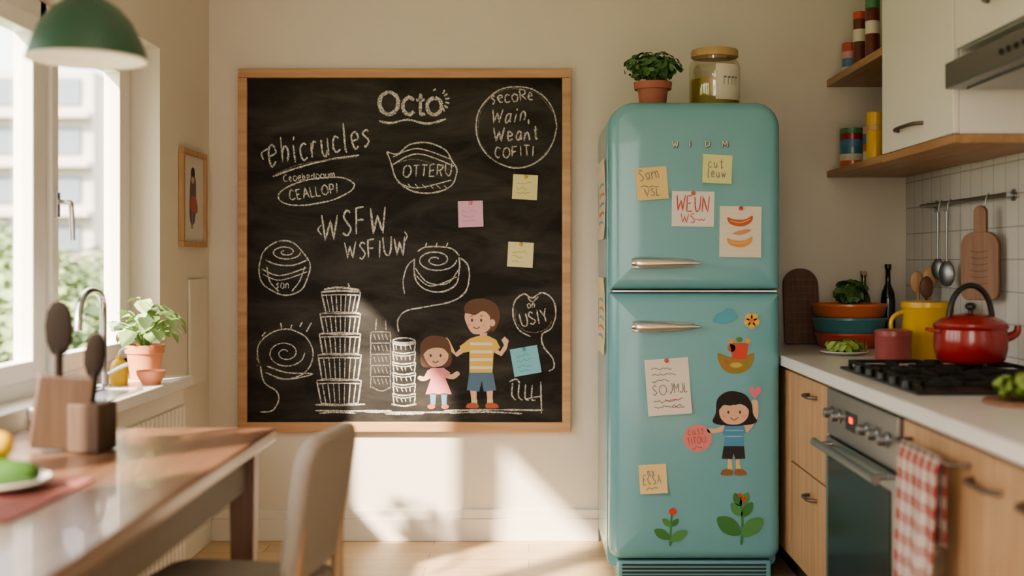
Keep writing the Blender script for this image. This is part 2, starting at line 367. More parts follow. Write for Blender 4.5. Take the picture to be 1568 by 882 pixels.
FONT = {
 'A': ([[(0, 0), (.5, 1), (1, 0)], [(.2, .4), (.8, .4)]], .8),
 'B': ([[(0, 0), (0, 1)], [(0, 1), (.7, .9), (.6, .6), (0, .52)], [(0, .52), (.9, .4), (.8, .05), (0, 0)]], .65),
 'C': ([[(.95, .85), (.5, 1), (.05, .6), (.1, .2), (.5, 0), (.95, .18)]], .7),
 'D': ([[(0, 0), (0, 1)], [(0, 1), (.8, .8), (.9, .3), (0, 0)]], .7),
 'E': ([[(.9, 1), (0, 1), (0, 0), (.9, 0)], [(0, .5), (.75, .52)]], .6),
 'F': ([[(.9, 1), (0, 1), (0, 0)], [(0, .5), (.75, .55)]], .6),
 'G': ([[(.95, .85), (.5, 1), (.05, .6), (.1, .2), (.5, 0), (.95, .2), (.95, .5), (.6, .5)]], .75),
 'H': ([[(0, 0), (0, 1)], [(1, 0), (1, 1)], [(0, .5), (1, .5)]], .65),
 'I': ([[(.5, 0), (.5, 1)]], .25),
 'J': ([[(.9, 1), (.9, .3), (.5, 0), (0, .2)]], .5),
 'K': ([[(0, 0), (0, 1)], [(.9, 1), (.05, .45), (.95, 0)]], .65),
 'L': ([[(0, 1), (0, 0), (.9, 0)]], .55),
 'M': ([[(0, 0), (.1, 1), (.5, .35), (.9, 1), (1, 0)]], .9),
 'N': ([[(0, 0), (0, 1), (1, 0), (1, 1)]], .7),
 'O': ([[(.5, 1), (.12, .82), (0, .5), (.12, .18), (.5, 0), (.88, .18), (1, .5), (.88, .82), (.52, 1)]], .85),
 'P': ([[(0, 0), (0, 1)], [(0, 1), (.85, .9), (.8, .5), (0, .45)]], .6),
 'R': ([[(0, 0), (0, 1)], [(0, 1), (.85, .9), (.75, .55), (0, .48)], [(.3, .48), (.95, 0)]], .65),
 'S': ([[(.9, .88), (.5, 1), (.1, .78), (.5, .52), (.9, .25), (.5, 0), (.05, .12)]], .6),
 'T': ([[(0, 1), (1, 1)], [(.5, 1), (.5, 0)]], .65),
 'U': ([[(0, 1), (.03, .3), (.5, 0), (.97, .3), (1, 1)]], .7),
 'V': ([[(0, 1), (.5, 0), (1, 1)]], .7),
 'W': ([[(0, 1), (.25, 0), (.5, .75), (.75, 0), (1, 1)]], 1.0),
 'Y': ([[(0, 1), (.5, .5), (1, 1)], [(.5, .5), (.4, 0)]], .65),
 'a': ([[(.85, .6), (.3, .62), (.05, .3), (.35, 0), (.85, .3)], [(.88, .65), (.88, .15), (1, 0)]], .55),
 'b': ([[(.05, 1), (.05, .05)], [(.05, .5), (.6, .65), (.9, .35), (.5, 0), (.05, .08)]], .5),
 'c': ([[(.9, .58), (.5, .7), (.08, .5), (.08, .18), (.5, 0), (.92, .12)]], .55),
 'd': ([[(.85, .5), (.3, .6), (.05, .3), (.35, 0), (.85, .2)], [(.9, 1), (.88, 0)]], .55),
 'e': ([[(.1, .35), (.85, .42), (.6, .68), (.2, .6), (.05, .3), (.35, 0), (.9, .12)]], .55),
 'h': ([[(.05, 1.05), (.05, 0)], [(.05, .4), (.5, .65), (.85, .45), (.85, 0)]], .5),
 'i': ([[(.5, .65), (.5, 0)], [(.5, .9), (.5, .98)]], .25),
 'l': ([[(.3, 1.1), (.3, .1), (.7, 0)]], .3),
 'm': ([[(0, .65), (0, 0)], [(0, .4), (.3, .65), (.5, .4), (.5, 0)], [(.5, .4), (.8, .65), (1, .4), (1, 0)]], .8),
 'n': ([[(.05, .65), (.05, 0)], [(.05, .4), (.5, .67), (.88, .45), (.88, 0)]], .5),
 'o': ([[(.5, .72), (.12, .6), (0, .36), (.12, .1), (.5, 0), (.88, .1), (1, .36), (.88, .6), (.52, .72)]], .62),
 'r': ([[(.05, .65), (.08, 0)], [(.08, .38), (.45, .68), (.85, .58)]], .42),
 's': ([[(.85, .6), (.45, .7), (.15, .52), (.8, .25), (.5, 0), (.05, .08)]], .5),
 't': ([[(.5, 1), (.48, .2), (.65, 0), (.95, .06)], [(.05, .68), (.95, .7)]], .5),
 'u': ([[(.05, .65), (.1, .15), (.5, 0), (.85, .25)], [(.88, .65), (.9, 0)]], .55),
 'v': ([[(0, .65), (.5, 0), (1, .65)]], .5),
 'w': ([[(0, .65), (.25, 0), (.5, .5), (.75, 0), (1, .65)]], .75),
 'y': ([[(0, .65), (.5, .1)], [(1, .65), (.2, -.4)]], .5),
 'f': ([[(.9, .95), (.5, 1), (.4, .7), (.4, 0)], [(.05, .6), (.8, .62)]], .45),
 ',': ([[(.5, .1), (.3, -.2)]], .25),
}

# ================================================================== ROOM
WY = 5.285; XL = -1.38; XR = 1.634; YN = -1.6; ZC = 2.6; CAMZ = 1.204
box('floor', XL-.2, XR+.2, YN-.2, WY+.2, -.1, 0, M['floor'])
box('ceiling', XL-.2, XR+.2, YN-.2, WY+.2, ZC, ZC+.1, M['ceil'])
box('wall_back', XL-.2, XR+.2, WY, WY+.2, 0, ZC, M['wall'])
WY0, WY1, WZ0, WZ1 = 1.55, 4.58, 0.80, 2.0
boxes('wall_left', [(XL-.2, XL, YN, WY, 0, WZ0-.001), (XL-.2, XL, YN, WY, WZ1, ZC), (XL-.2, XL, WY1, WY, WZ0-.001, WZ1), (XL-.2, XL, YN, WY0, WZ0-.001, WZ1)], M['wall'])
box('wall_right', XR, XR+.2, YN, WY, 0, ZC, M['wall'])
boxes('wall_front', [(XL-.2, -1.1, YN-.2, YN, 0, ZC), (.55, XR+.2, YN-.2, YN, 0, ZC), (-1.1, .55, YN-.2, YN, 2.3, ZC)], M['wall'])
box('wall_tiles', XR-.008, XR-.0005, 1.5, WY-.001, .85, 1.60, M['tile'])
boxes('baseboard_back', [(XL+.001, .30, WY-.018, WY-.0005, 0.0005, .095), (XL+.001, .30, WY-.011, WY-.0005, .095, .135)], M['trim'], .002)
box('baseboard_left', XL+.0005, XL+.016, 4.36, WY-.02, 0.0005, .135, M['trim'], .002)
xa, xb = -1.555, -1.49
fr = boxes('frame', [(xa, xb, WY0, WY1, WZ1-.06, WZ1), (xa, xb, WY0, WY1, WZ0, WZ0+.05), (xa, xb, 4.51, WY1, WZ0, WZ1), (xa, xb, WY0, WY0+.06, WZ0, WZ1),
                     (xa, xb, 3.735, 3.785, WZ0, WZ1), (xa, xb, 2.93, 2.98, WZ0, WZ1), (xa, xb, 2.2, 2.25, WZ0, WZ1)], M['white'], .004)
sl = []
for (a, b) in ((3.79, 4.505), (2.985, 3.73), (2.255, 2.925), (1.615, 2.195)):
    x0, x1, w = -1.535, -1.475, .055
    sl += [(x0, x1, a, a+w, WZ0+.052, WZ1-.062), (x0, x1, b-w-.03, b, WZ0+.052, WZ1-.062), (x0, x1, a+w, b-w-.03, WZ1-.115, WZ1-.062), (x0, x1, a+w, b-w-.03, WZ0+.052, WZ0+.108)]
sash = boxes('sash', sl, M['white'], .004)
gl = boxes('pane', [(-1.512, -1.508, WY0+.06, 4.51, WZ0+.06, WZ1-.07)], M['glass'])
hp = [box('handle_plate', -1.475, -1.465, 3.808, 3.832, 1.34, 1.42, M['chrome'], .002), tube('handle_lever', [(-1.465, 3.82, 1.39), (-1.43, 3.82, 1.39), (-1.43, 3.83, 1.38), (-1.43, 3.84, 1.27)], .008, M['chrome'])]
group('window_1', [fr, sash, gl]+hp)
box('trim_1', XL-.2, XL-.0, WY0, WY1, WZ0-.0005, WZ0+.001, M['white'])
px = XL
pf = boxes('picture_frame_wood', [(px+.001, px+.022, 4.82, 5.18, 1.632, 1.654), (px+.001, px+.022, 4.82, 5.18, 1.262, 1.284), (px+.001, px+.022, 4.82, 4.842, 1.284, 1.632), (px+.001, px+.022, 5.158, 5.18, 1.284, 1.632)], M['lightwood'], .002)
pm = box('print_paper', px+.001, px+.008, 4.842, 5.158, 1.284, 1.632, M['plate'])
A = Art('print_figure', lambda u, v, l: (px+.008+.0006*l, 4.842+u*.316, 1.284+v*.348))
A.fill([(.36, .25), (.60, .25), (.64, .70), (.5, .76), (.38, .70)], flat((.18, .13, .13)), 1, True)
A.fill([(.38, .38), (.70, .34), (.66, .5), (.42, .53)], flat((.42, .15, .13)), 2, True)
A.ell(.5, .8, .09, .07, flat((.06, .05, .05)), 2); A.ell(.48, .72, .07, .04, flat((.6, .38, .28)), 3)
A.fill([(.42, .15), (.48, .15), (.48, .35), (.42, .35)], flat((.25, .22, .3)), 3)
group('framed_picture', [pf, pm, A.done()])
box('wall_panel', px+.0005, px+.012, 4.95, 5.2, .70, 1.13, M['trim'], .003)

# ================================================================== CHALKBOARD
S = 355.0
BX0, BX1 = (367-810)/S, (874-810)/S; BZ0, BZ1 = CAMZ-(660-400)/S, CAMZ-(107-400)/S
fw = .038
bf = boxes('wood_frame', [(BX0, BX1, WY-.035, WY-.0005, BZ1-fw, BZ1), (BX0, BX1, WY-.035, WY-.0005, BZ0, BZ0+fw+.004), (BX0, BX0+fw, WY-.0345, WY-.0005, BZ0+fw, BZ1-fw), (BX1-fw, BX1, WY-.0345, WY-.0005, BZ0+fw, BZ1-fw)], M['framewood'], .003)
sb = box('slate_panel', BX0+fw-.005, BX1-fw+.005, WY-.016, WY-.001, BZ0+fw-.005, BZ1-fw+.005, M['slate'])
YB = WY-.016
bf_map = lambda u, v, l: ((u-810)/S, YB-.0006*l, CAMZ-(v-400)/S)
C = Art('chalk_drawings', bf_map); K = M['chalk']; KF = M['chalkf']
C.text('O', 582, 176, 35, 6, K, .95, jit=.01); C.text('c', 617, 176, 37, 5.5, K, .95, jit=.01); C.text('t', 637, 176, 32, 5, K, .95, jit=.01); C.text('o', 655, 176, 36, 5.5, K, .95, jit=.01)
for a in range(-60, 61, 24):
    q = math.radians(a); C.stroke([(674+8*math.cos(q), 155+12*math.sin(q)), (674+15*math.cos(q), 155+19*math.sin(q))], 3, K, smooth=False)
C.stroke([(664, 140), (668, 137)], 3, K); C.stroke([(581, 186), (600, 189), (625, 184), (655, 190), (683, 183)], 3.2, K, jit=.3)
C.oval(791, 195, 61, 62, 2, K); C.oval(791, 196, 59, 60, 1.2, KF, a0=30, a1=340)
C.text('secoRe', 753, 160, 17, 2.2, K, .78, rot=-6, bounce=.06); C.text('Wain,', 752, 189, 20, 2.4, K, .82, rot=-3, slant=.25, bounce=.06); C.text('Weant', 756, 217, 20, 2.4, K, .80, rot=-2, slant=.1, bounce=.06); C.text('COFITI', 758, 242, 16, 2.1, K, .80, rot=-2, bounce=.05)
C.text('e', 413, 256, 46, 2.7, K, .55, rot=-11, slant=.2, jit=.02); C.text('hicrucles', 434, 251, 38, 2.7, K, .56, rot=-11, slant=.2, bounce=.04, jit=.035); C.stroke([(405, 245), (402, 235), (412, 228)], 2.4, K); C.stroke([(418, 271), (455, 258), (500, 246), (551, 238)], 2.6, K, jit=.3)
C.stroke([(424, 266), (470, 250), (548, 241)], 1.5, KF)
C.text('Ceoebedooum', 436, 279, 11, 1.5, K, .75, rot=-5)
C.oval(485, 293, 59, 19, 2, K, rot=-10); C.text('CEALLOPI', 446, 307, 15, 1.9, K, .72, rot=-9)
C.stroke([(593, 233), (610, 236), (628, 222), (655, 219), (682, 230), (692, 246), (700, 262), (690, 286), (660, 296), (630, 292), (608, 275), (600, 252), (593, 233)], 2.2, K, jit=.3)
C.stroke([(602, 241), (640, 228), (690, 244)], 1.8, K); C.stroke([(600, 254), (640, 236), (696, 255)], 2, K); C.stroke([(610, 280), (640, 288), (692, 276)], 1.8, K); C.stroke([(607, 250), (640, 245), (694, 262)], 1.4, KF)
C.text('OTTERU', 618, 272, 18, 2.1, K, .74, rot=-2, slant=.15)
for i in range(7): C.stroke([(614+i*11, 281+i*.6), (620+i*11, 288+i*.2)], 1.3, K)
C.text('WSFW', 494, 366, 38, 2.8, K, .64, rot=-6, slant=.15, bounce=.06, jit=.035); C.text('WSFIUW', 529, 398, 27, 2.4, K, .62, rot=-5, slant=.12, bounce=.06, jit=.035); C.stroke([(493, 345), (488, 352), (494, 360)], 2, K)
C.stroke([(620, 355), (624, 362), (619, 372)], 1.8, K)
def swirl(cx, cy, rx, ry, w=2.0, turns=2.6, sq=.55):
    P = []
    for i in range(int(turns*12)):
        a = i*2*math.pi/12; k = 1-i/(turns*12)*.9; P.append((cx+rx*k*math.cos(a), cy+ry*sq*k*math.sin(a)))
    C.stroke(P, w, K, jit=.25)
swirl(438, 386, 24, 22, 1.8, 1.8); C.stroke([(403, 388), (398, 410), (402, 432), (420, 446), (440, 452), (462, 444), (472, 425), (476, 405), (466, 388), (450, 372), (430, 369), (412, 378), (403, 388)], 2.0, K, jit=.3)
C.stroke([(408, 398), (425, 405), (450, 406), (472, 398)], 2.0, K); C.stroke([(410, 408), (414, 430), (428, 446)], 1.8, K); C.stroke([(468, 408), (460, 430), (448, 446)], 1.8, K)
C.stroke([(402, 412), (430, 422), (470, 410)], 2.0, K); C.stroke([(404, 420), (430, 429), (472, 416)], 1.6, K); C.text('son', 424, 441, 11, 1.5, K)
swirl(438, 540, 30, 30, 1.7, 2.0, .75); C.oval(438, 542, 43, 38, 1.9, K, a0=-200, a1=110)
C.stroke([(410, 560), (440, 570), (480, 572), (440, 580), (408, 570)], 2, K); C.stroke([(400, 560), (406, 585), (424, 598), (428, 612), (418, 628), (400, 630)], 2.2, K)
for p in ([(448, 497), (446, 505)], [(460, 500), (464, 493)], [(470, 508), (478, 494)], [(433, 505), (431, 494)], [(402, 515), (408, 508)]): C.stroke(p, 2.2, K)
swirl(668, 398, 32, 36, 2.0, 2.0, .5)
C.stroke([(635, 396), (636, 425), (650, 442), (675, 447), (698, 436), (704, 410), (703, 394)], 2.1, K, jit=.3); C.stroke([(636, 410), (655, 432), (685, 434), (703, 412)], 1.8, K); C.stroke([(636, 420), (660, 438), (700, 424)], 1.6, K)
C.stroke([(640, 385), (655, 378), (690, 380), (704, 392)], 2.1, K); 
for x in (652, 668, 684): C.stroke([(x, 377), (x+2, 372)], 2, K)
C.stroke([(620, 450), (618, 430), (624, 408), (634, 398)], 1.8, K); C.stroke([(705, 395), (716, 405), (719, 425), (712, 448), (690, 462), (650, 470), (622, 476), (610, 490), (611, 508)], 2.2, K, jit=.3)
ys = [(447, 478, 493, 553, 500, 546), (480, 510, 491, 553, 497, 548), (511, 541, 490, 553, 495, 549), (543, 580, 488, 554, 494, 549), (582, 617, 486, 554, 493, 549)]
for (a, b, l, r, lb, rb) in ys:
    C.stroke([(l, a), ((l+r)/2, a-2), (r, a)], 2.6, K, jit=.3); C.stroke([(l, a+5), ((l+r)/2, a+4), (r, a+5)], 2.0, K); C.stroke([(l, a), (lb, b)], 2.4, K, smooth=False); C.stroke([(r, a), (rb, b)], 2.4, K, smooth=False)
    C.stroke([(lb, b), ((lb+rb)/2, b+2), (rb, b)], 2.4, K)
    for i in range(1, 8): t = i/8; C.stroke([(l+(r-l)*t, a+5), (lb+(rb-lb)*t, b)], 1.7, K, smooth=False, jit=.3)
C.stroke([(497, 443), (520, 440), (552, 444)], 3, K); C.stroke([(534, 434), (536, 441)], 2.5, K); C.stroke([(484, 619), (520, 620), (560, 618)], 2.5, K)
for k in range(6):
    a = 522+k*16; C.stroke([(601, a), (618, a+3), (637, a)], 2.2, K, jit=.3); C.stroke([(602, a+4), (618, a+7), (636, a+4)], 1.6, K); C.stroke([(602, a), (604, a+15)], 1.8, K); C.stroke([(637, a), (635, a+15)], 1.8, K)
    for i in range(4): C.stroke([(607+i*7, a+6), (609+i*7+R.uniform(-2, 2), a+13)], 1.5, K)
C.oval(619, 522, 17, 5, 2, K); C.stroke([(600, 618), (618, 621), (638, 618)], 2.4, K)
for k in range(5):
    a = 508+k*17; C.stroke([(569, a), (598, a)], 1.6, KF); C.stroke([(569, a), (568, a+17)], 1.6, KF); C.stroke([(598, a), (599, a+17)], 1.6, KF)
    for i in range(4): C.stroke([(573+i*6, a+3), (576+i*6, a+12)], 1.4, KF)
C.stroke([(576, 505), (577, 488)], 1.8, KF); C.stroke([(592, 505), (591, 490)], 1.8, KF); C.stroke([(570, 592), (585, 598), (600, 592)], 1.8, KF)
C.stroke([(812, 515), (795, 505), (786, 485), (788, 462), (802, 450), (815, 456), (830, 448), (846, 458), (851, 480), (844, 502), (830, 512), (832, 530), (846, 548), (848, 562), (840, 568)], 2.1, K, jit=.3)
C.stroke([(808, 455), (815, 462), (824, 454)], 2, K); C.text('USIY', 800, 501, 20, 2.0, K, .68, rot=-14); C.text('on', 808, 472, 10, 1.5, K, rot=-8)
C.oval(818, 482, 29, 27, 1.3, KF, a0=20, a1=200)
for i, hgt in enumerate((12, 18, 24, 30)): C.stroke([(785+i*10, 586+i*1), (784+i*10, 600+hgt*.35), (790+i*10, 612)], 2.1, K)
C.stroke([(780, 584), (790, 580), (796, 586)], 2.2, K); C.stroke([(828, 584), (829, 632)], 2.2, K, smooth=False); C.stroke([(806, 610), (828, 606)], 2, K)
for (a, b, y) in ((484, 600, 628), (560, 700, 630), (680, 832, 628), (690, 800, 632), (590, 650, 633), (490, 545, 632)):
    C.stroke([(a, y), ((a+b)/2, y+R.uniform(-2, 2)), (b, y+R.uniform(-1, 1))], 2.2, K, jit=.4)
C.text('S', 393, 560, 15, 1.5, KF)
parts = [bf, sb, C.done()]
skin = flat((.72, .45, .32)); line = flat((.10, .05, .035)); hair = flat((.13, .065, .04)); chk = flat((.74, .34, .26))
Bd = Art('boy_drawing', bf_map)
Bd.fill([(706, 532), (698, 540), (688, 520), (684, 516), (680, 522), (688, 535), (700, 546), (714, 537), (716, 520)], skin, 1)
Bd.fill([(748, 520), (766, 538), (772, 528), (768, 520), (773, 515), (779, 521), (776, 534), (768, 545), (750, 536)], skin, 1)
Bd.fill([(735, 508), (746, 508), (746, 520), (735, 520)], skin, 1)
Bd.fill([(720, 518), (732, 514), (748, 514), (760, 520), (766, 532), (756, 540), (754, 572), (719, 572), (719, 538), (708, 540), (704, 530)], flat((.72, .48, .12)), 2)
for yy in (524, 536, 548, 560): Bd.fill([(720, yy), (754, yy), (754, yy+4.5), (720, yy+4.5)], flat((.76, .69, .58)), 3)
Bd.fill([(719, 570), (755, 570), (760, 597), (741, 599), (738, 582), (734, 599), (715, 597)], flat((.10, .18, .28)), 3)
Bd.fill([(720, 596), (730, 597), (730, 618), (723, 618)], skin, 2); Bd.fill([(745, 597), (755, 596), (754, 617), (747, 617)], skin, 2)
Bd.fill([(722, 611), (731, 611), (731, 618), (722, 618)], flat((.7, .6, .3)), 3); Bd.fill([(746, 611), (755, 611), (755, 618), (746, 618)], flat((.7, .6, .3)), 3)
Bd.fill([(715, 624), (716, 618), (724, 616), (732, 618), (732, 624)], flat((.42, .12, .07)), 4, True); Bd.fill([(745, 624), (745, 617), (754, 616), (762, 619), (762, 624)], flat((.42, .12, .07)), 4, True)
Bd.ell(740, 485, 25, 25, hair, 2)
Bd.fill([(714, 494), (712, 482), (718, 472), (732, 476), (748, 475), (754, 484), (752, 500), (740, 510), (724, 510)], skin, 3, True)
Bd.fill([(712, 478), (712, 468), (722, 459), (742, 457), (760, 466), (766, 482), (762, 498), (754, 508), (750, 496), (750, 484), (740, 476), (728, 482), (718, 480)], hair, 4, True)
Bd.ell(754, 494, 4.5, 5.5, skin, 5)
Bd.ell(723, 490, 1.7, 2.6, line, 4); Bd.ell(737, 490, 1.7, 2.6, line, 4); Bd.stroke([(725, 500), (730, 503), (735, 500)], 1.3, line, 4); Bd.ell(719, 497, 3, 2.2, chk, 4); Bd.ell(741, 498, 3.2, 2.2, chk, 4)
Bd.stroke([(720, 484), (725, 483)], 1.1, line, 4); Bd.stroke([(735, 483), (740, 484)], 1.1, line, 4)
Gd = Art('girl_drawing', bf_map); pink = flat((.72, .27, .28))
Gd.fill([(656, 566), (650, 576), (643, 575), (640, 579), (648, 583), (660, 578), (664, 568)], skin, 1, True); Gd.fill([(680, 566), (690, 573), (700, 568), (704, 573), (694, 580), (680, 576)], skin, 1, True)
Gd.fill([(660, 564), (668, 561), (678, 561), (684, 566), (683, 580), (692, 603), (652, 603), (660, 580), (658, 570)], pink, 2)
Gd.fill([(660, 563), (652, 572), (657, 577), (664, 570)], pink, 3); Gd.fill([(680, 563), (690, 570), (686, 577), (678, 570)], pink, 3)
Gd.fill([(659, 602), (668, 602), (667, 619), (660, 619)], flat((.15, .3, .4)), 2); Gd.fill([(676, 602), (685, 602), (684, 619), (677, 619)], flat((.15, .3, .4)), 2)
Gd.ell(661, 622, 6, 3.6, flat((.5, .14, .10)), 4); Gd.ell(682, 622, 6, 3.6, flat((.5, .14, .10)), 4)
Gd.fill([(644, 545), (645, 526), (656, 515), (672, 514), (686, 520), (692, 540), (691, 556), (682, 562), (652, 562), (645, 556)], hair, 2, True)
Gd.fill([(650, 546), (650, 536), (660, 530), (678, 530), (686, 538), (686, 550), (676, 560), (660, 560)], skin, 3, True)
Gd.fill([(648, 542), (650, 526), (662, 518), (678, 520), (688, 530), (688, 542), (680, 534), (668, 532), (656, 535)], hair, 4, True)
Gd.ell(660, 544, 1.6, 2.5, line, 4); Gd.ell(675, 544, 1.6, 2.5, line, 4); Gd.stroke([(663, 552), (667, 555), (672, 552)], 1.3, line, 4); Gd.ell(655, 550, 3, 2, chk, 4); Gd.ell(681, 550, 3, 2, chk, 4)
parts += [Bd.done(), Gd.done()]
group('chalkboard', parts)

# sticky notes
def note(name, cx, cy, w, h, ang, col, scale, ysurf, draw=None, curl=.012, pin=None, ndiv=8):
    c, q = math.cos(math.radians(ang)), math.sin(math.radians(ang))
    def f(u, v, l):
        t = (v+h/2)/h; y = ysurf-.0015-curl*max(0, t)**2.5-.0004*l
        x = u*c-v*q; z = u*q+v*c
        return ((cx+x-810)/scale, y, CAMZ-(cy+z-400)/scale)
    a = Art(name, f); m = flat(col)
    for i in range(ndiv):
        for j in range(2):
            v0 = -h/2+h*i/ndiv; v1 = -h/2+h*(i+1)/ndiv; u0 = -w/2+w*j/2; u1 = u0+w/2
            a.fill([(u0, v0), (u1, v0), (u1, v1), (u0, v1)], m, 0)
    if draw: draw(a)
    if pin: 
        o = a.done(); p = lathe('pin', [(0, .011), (.006, .009), (.008, .003), (.008, 0), (0, 0)], f(0, -h/2+3, 2), pin, 16, RX)
        return group(name, [o, p])
    return a.done()
def scrib(a, lines, m, w=1.1):
    for (x, y, L) in lines:
        P = []; n = max(3, int(L/3))
        for i in range(n): P.append((x+L*i/n, y+R.uniform(-1.8, 1.8)))
        a.stroke(P, w, m, 2)
ol = flat((.45, .36, .06)); pkt = flat((.6, .25, .4)); tt = flat((.1, .35, .42)); gray = flat((.22, .2, .2)); redp = flat((.55, .10, .09))
pinm = mat('pin_red', (.6, .06, .05), .3)
note('sticky_note', 804, 287, 38, 38, 3, (.74, .69, .36), S, YB, lambda a: scrib(a, [(-13, -6, 26), (-13, 2, 20), (-13, 9, 24)], ol, .9), pin=flat((.6, .45, .1)))
note('sticky_note', 721, 328, 38, 40, -2, (.74, .43, .58), S, YB, lambda a: scrib(a, [(-13, -4, 26), (-13, 3, 22), (-13, 10, 24)], pkt, .9), pin=flat((.7, .2, .45)))
note('sticky_note', 797, 390, 39, 38, 3, (.74, .69, .38), S, YB, lambda a: scrib(a, [(-13, -4, 26), (-13, 3, 20), (-13, 10, 14)], ol, .8), pin=flat((.6, .45, .1)))
note('sticky_note', 805, 552, 42, 42, -10, (.22, .52, .60), S, YB, lambda a: scrib(a, [(-14, -9, 24), (-14, -1, 28), (-14, 7, 24), (-12, 14, 20)], tt, 1), pin=flat((.1, .4, .5)))

# ================================================================== FRIDGE
YF = 4.565; SF = 411.0
FX0, FX1 = .300, .940
fp = []
fp.append(slab('cabinet_body', FX0-.004, FX1+.0, .045, 1.80, 4.665, 5.24, .095, .03, .004, M['teal'], 10))
fp.append(slab('upper_door', FX0, FX1, 1.098, 1.80, YF, 4.658, .095, .012, .040, M['teal'], 10, crown=.006, backer=.006))
fp.append(slab('lower_door', FX0, FX1, .088, 1.086, YF, 4.658, .012, .045, .040, M['teal'], 10, crown=.006, backer=.006))
fp.append(slab('gasket', FX0+.012, FX1-.012, .10, 1.79, 4.650, 4.672, .085, .03, .002, M['rubber'], 8))
fp.append(box('chrome_strip', FX0+.012, FX1-.012, 4.588, 4.66, 1.0885, 1.0955, M['chrome'], .001))
fp.append(box('plinth', FX0+.03, FX1-.03, 4.60, 5.2, .0, .08, M['teal'], .008))
fp.append(boxes('grille_slots', [(FX0+.05, FX1-.05, 4.597, 4.603, .018+.014*i, .025+.014*i) for i in range(4)], M['rubber']))
for i, zc in enumerate((CAMZ-(403-400)/SF, CAMZ-(500-400)/SF)):
    x0 = (966-810)/SF; L = 106/SF
    prof = [(0, 0), (.012, .002), (.019, .012), (.021, .03), (.020, .07), (.016, .13), (.011, .19), (.007, .24), (.004, L-.002), (0, L)]
    fp.append(lathe('handle_grip', [(r, z) for r, z in prof], (x0, YF-.032, zc), M['chrome'], 24, RY @ Matrix.Diagonal((1, .75, 1, 1))))
    fp.append(lathe('handle_plate', [(0, 0), (.018, .0), (.022, .02), (.02, .15), (.012, .23), (0, .245)], (x0+.003, YF+.000, zc), M['chrome'], 24, RY @ Matrix.Diagonal((1, .4, 1, 1))))
    fp.append(cyl('handle_post', (x0+.03, YF-.028, zc), .011, .03, M['chrome'], RX.inverted())); fp.append(cyl('handle_post', (x0+.15, YF-.028, zc), .008, .03, M['chrome'], RX.inverted()))
ff = lambda u, v, l: ((u-810)/SF, YF-.0012-.0006*l, CAMZ-(v-400)/SF)
br = Art('badge_letters', lambda u, v, l: ((u-810)/SF, YF-.003-.0006*l, CAMZ-(v-400)/SF))
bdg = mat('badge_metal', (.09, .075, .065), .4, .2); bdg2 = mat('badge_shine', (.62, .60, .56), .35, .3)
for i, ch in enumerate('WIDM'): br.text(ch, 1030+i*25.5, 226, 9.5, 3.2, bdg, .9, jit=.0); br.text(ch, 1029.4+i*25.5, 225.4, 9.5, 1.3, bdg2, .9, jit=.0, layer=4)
fp.append(br.done())
group('refrigerator', fp)

note('sticky_note', 998, 281, 48, 50, -4, (.74, .58, .27), SF, YF, lambda a: (a.text('Sam', -18, -4, 17, 1.2, gray, .7, rot=-8), scrib(a, [(-17, 4, 30)], gray), a.text('VSL', -12, 19, 12, 1.2, gray, .8)))
note('sticky_note', 1098, 259, 45, 44, 3, (.66, .68, .34), SF, YF, lambda a: (a.text('cut', -14, -2, 13, 1.1, gray, .8), a.text('leuw', -14, 13, 13, 1.1, gray, .7)))
note('paper_note', 1061, 320, 65, 54, 1, (.74, .69, .65), SF, YF, lambda a: (a.text('WEUN', -26, 4, 24, 1.7, redp, .54, slant=.1), a.text('WS', -18, 21, 14, 1.2, redp), scrib(a, [(4, 16, 18)], redp)), pin=flat((.55, .2, .12)), curl=.004)
def foodp(a):
    for i in range(9): a.stroke([(-31, -28+i*8), (31, -28+i*8)], .5, flat((.6, .55, .48)), 1, smooth=False)
    for dy, col in ((-22, (.54, .13, .06)), (10, (.68, .33, .11))):
        a.fill([(-20, dy), (-10, dy+3), (6, dy+3), (18, dy-3), (17, dy+6), (6, dy+13), (-8, dy+13), (-18, dy+8)], flat(col), 2, True); a.stroke([(-16, dy+5), (0, dy+8), (15, dy+2)], 1.2, flat((.75, .5, .25)), 3)
    a.fill([(-12, 2), (8, -4), (16, -2), (0, 5)], flat((.62, .3, .18)), 2, True)
note('food_drawing', 1133.5, 355, 64, 78, 1, (.72, .66, .55), SF, YF, foodp, curl=.006, pin=pinm)
note('shopping_list', 1023, 592, 67, 86, -4, (.74, .67, .58), SF, YF, lambda a: (scrib(a, [(-24, -28, 34), (-24, -19, 40), (-24, -10, 30), (-24, 22, 40), (-24, 30, 46)], gray), a.text('SO', -24, 12, 15, 1.2, gray), a.text('JMJL', 2, 10, 15, 1.2, gray, .55), scrib(a, [(-6, 20, 30), (4, 32, 22)], redp)), curl=.008, pin=pinm)
note('sticky_note', 1000, 733, 42, 44, -3, (.76, .60, .29), SF, YF, lambda a: (a.text('ny', -8, -6, 10, 1.1, gray), a.text('ECSA', -15, 8, 14, 1.1, gray, .55), scrib(a, [(-12, 15, 22)], gray)))
def magnet(name, fn):
    a = Art(name, ff); fn(a); o = a.done()
    return o
def m_round(a): a.ell(1068, 671, 22, 21, flat((.68, .25, .25)), 1); a.text('cuss', 1054, 667, 11, 1.1, redp, .75, rot=-8); a.text('TITOU', 1053, 681, 10, 1.1, redp, .65, rot=-8); scrib(a, [(1060, 686, 18)], redp)
magnet('round_magnet', m_round)
def m_cloud(a): a.fill([(1092, 492), (1098, 480), (1106, 478), (1112, 472), (1122, 474), (1128, 484), (1122, 492), (1108, 496)], flat((.11, .36, .47)), 1, True)
magnet('cloud_magnet', m_cloud)
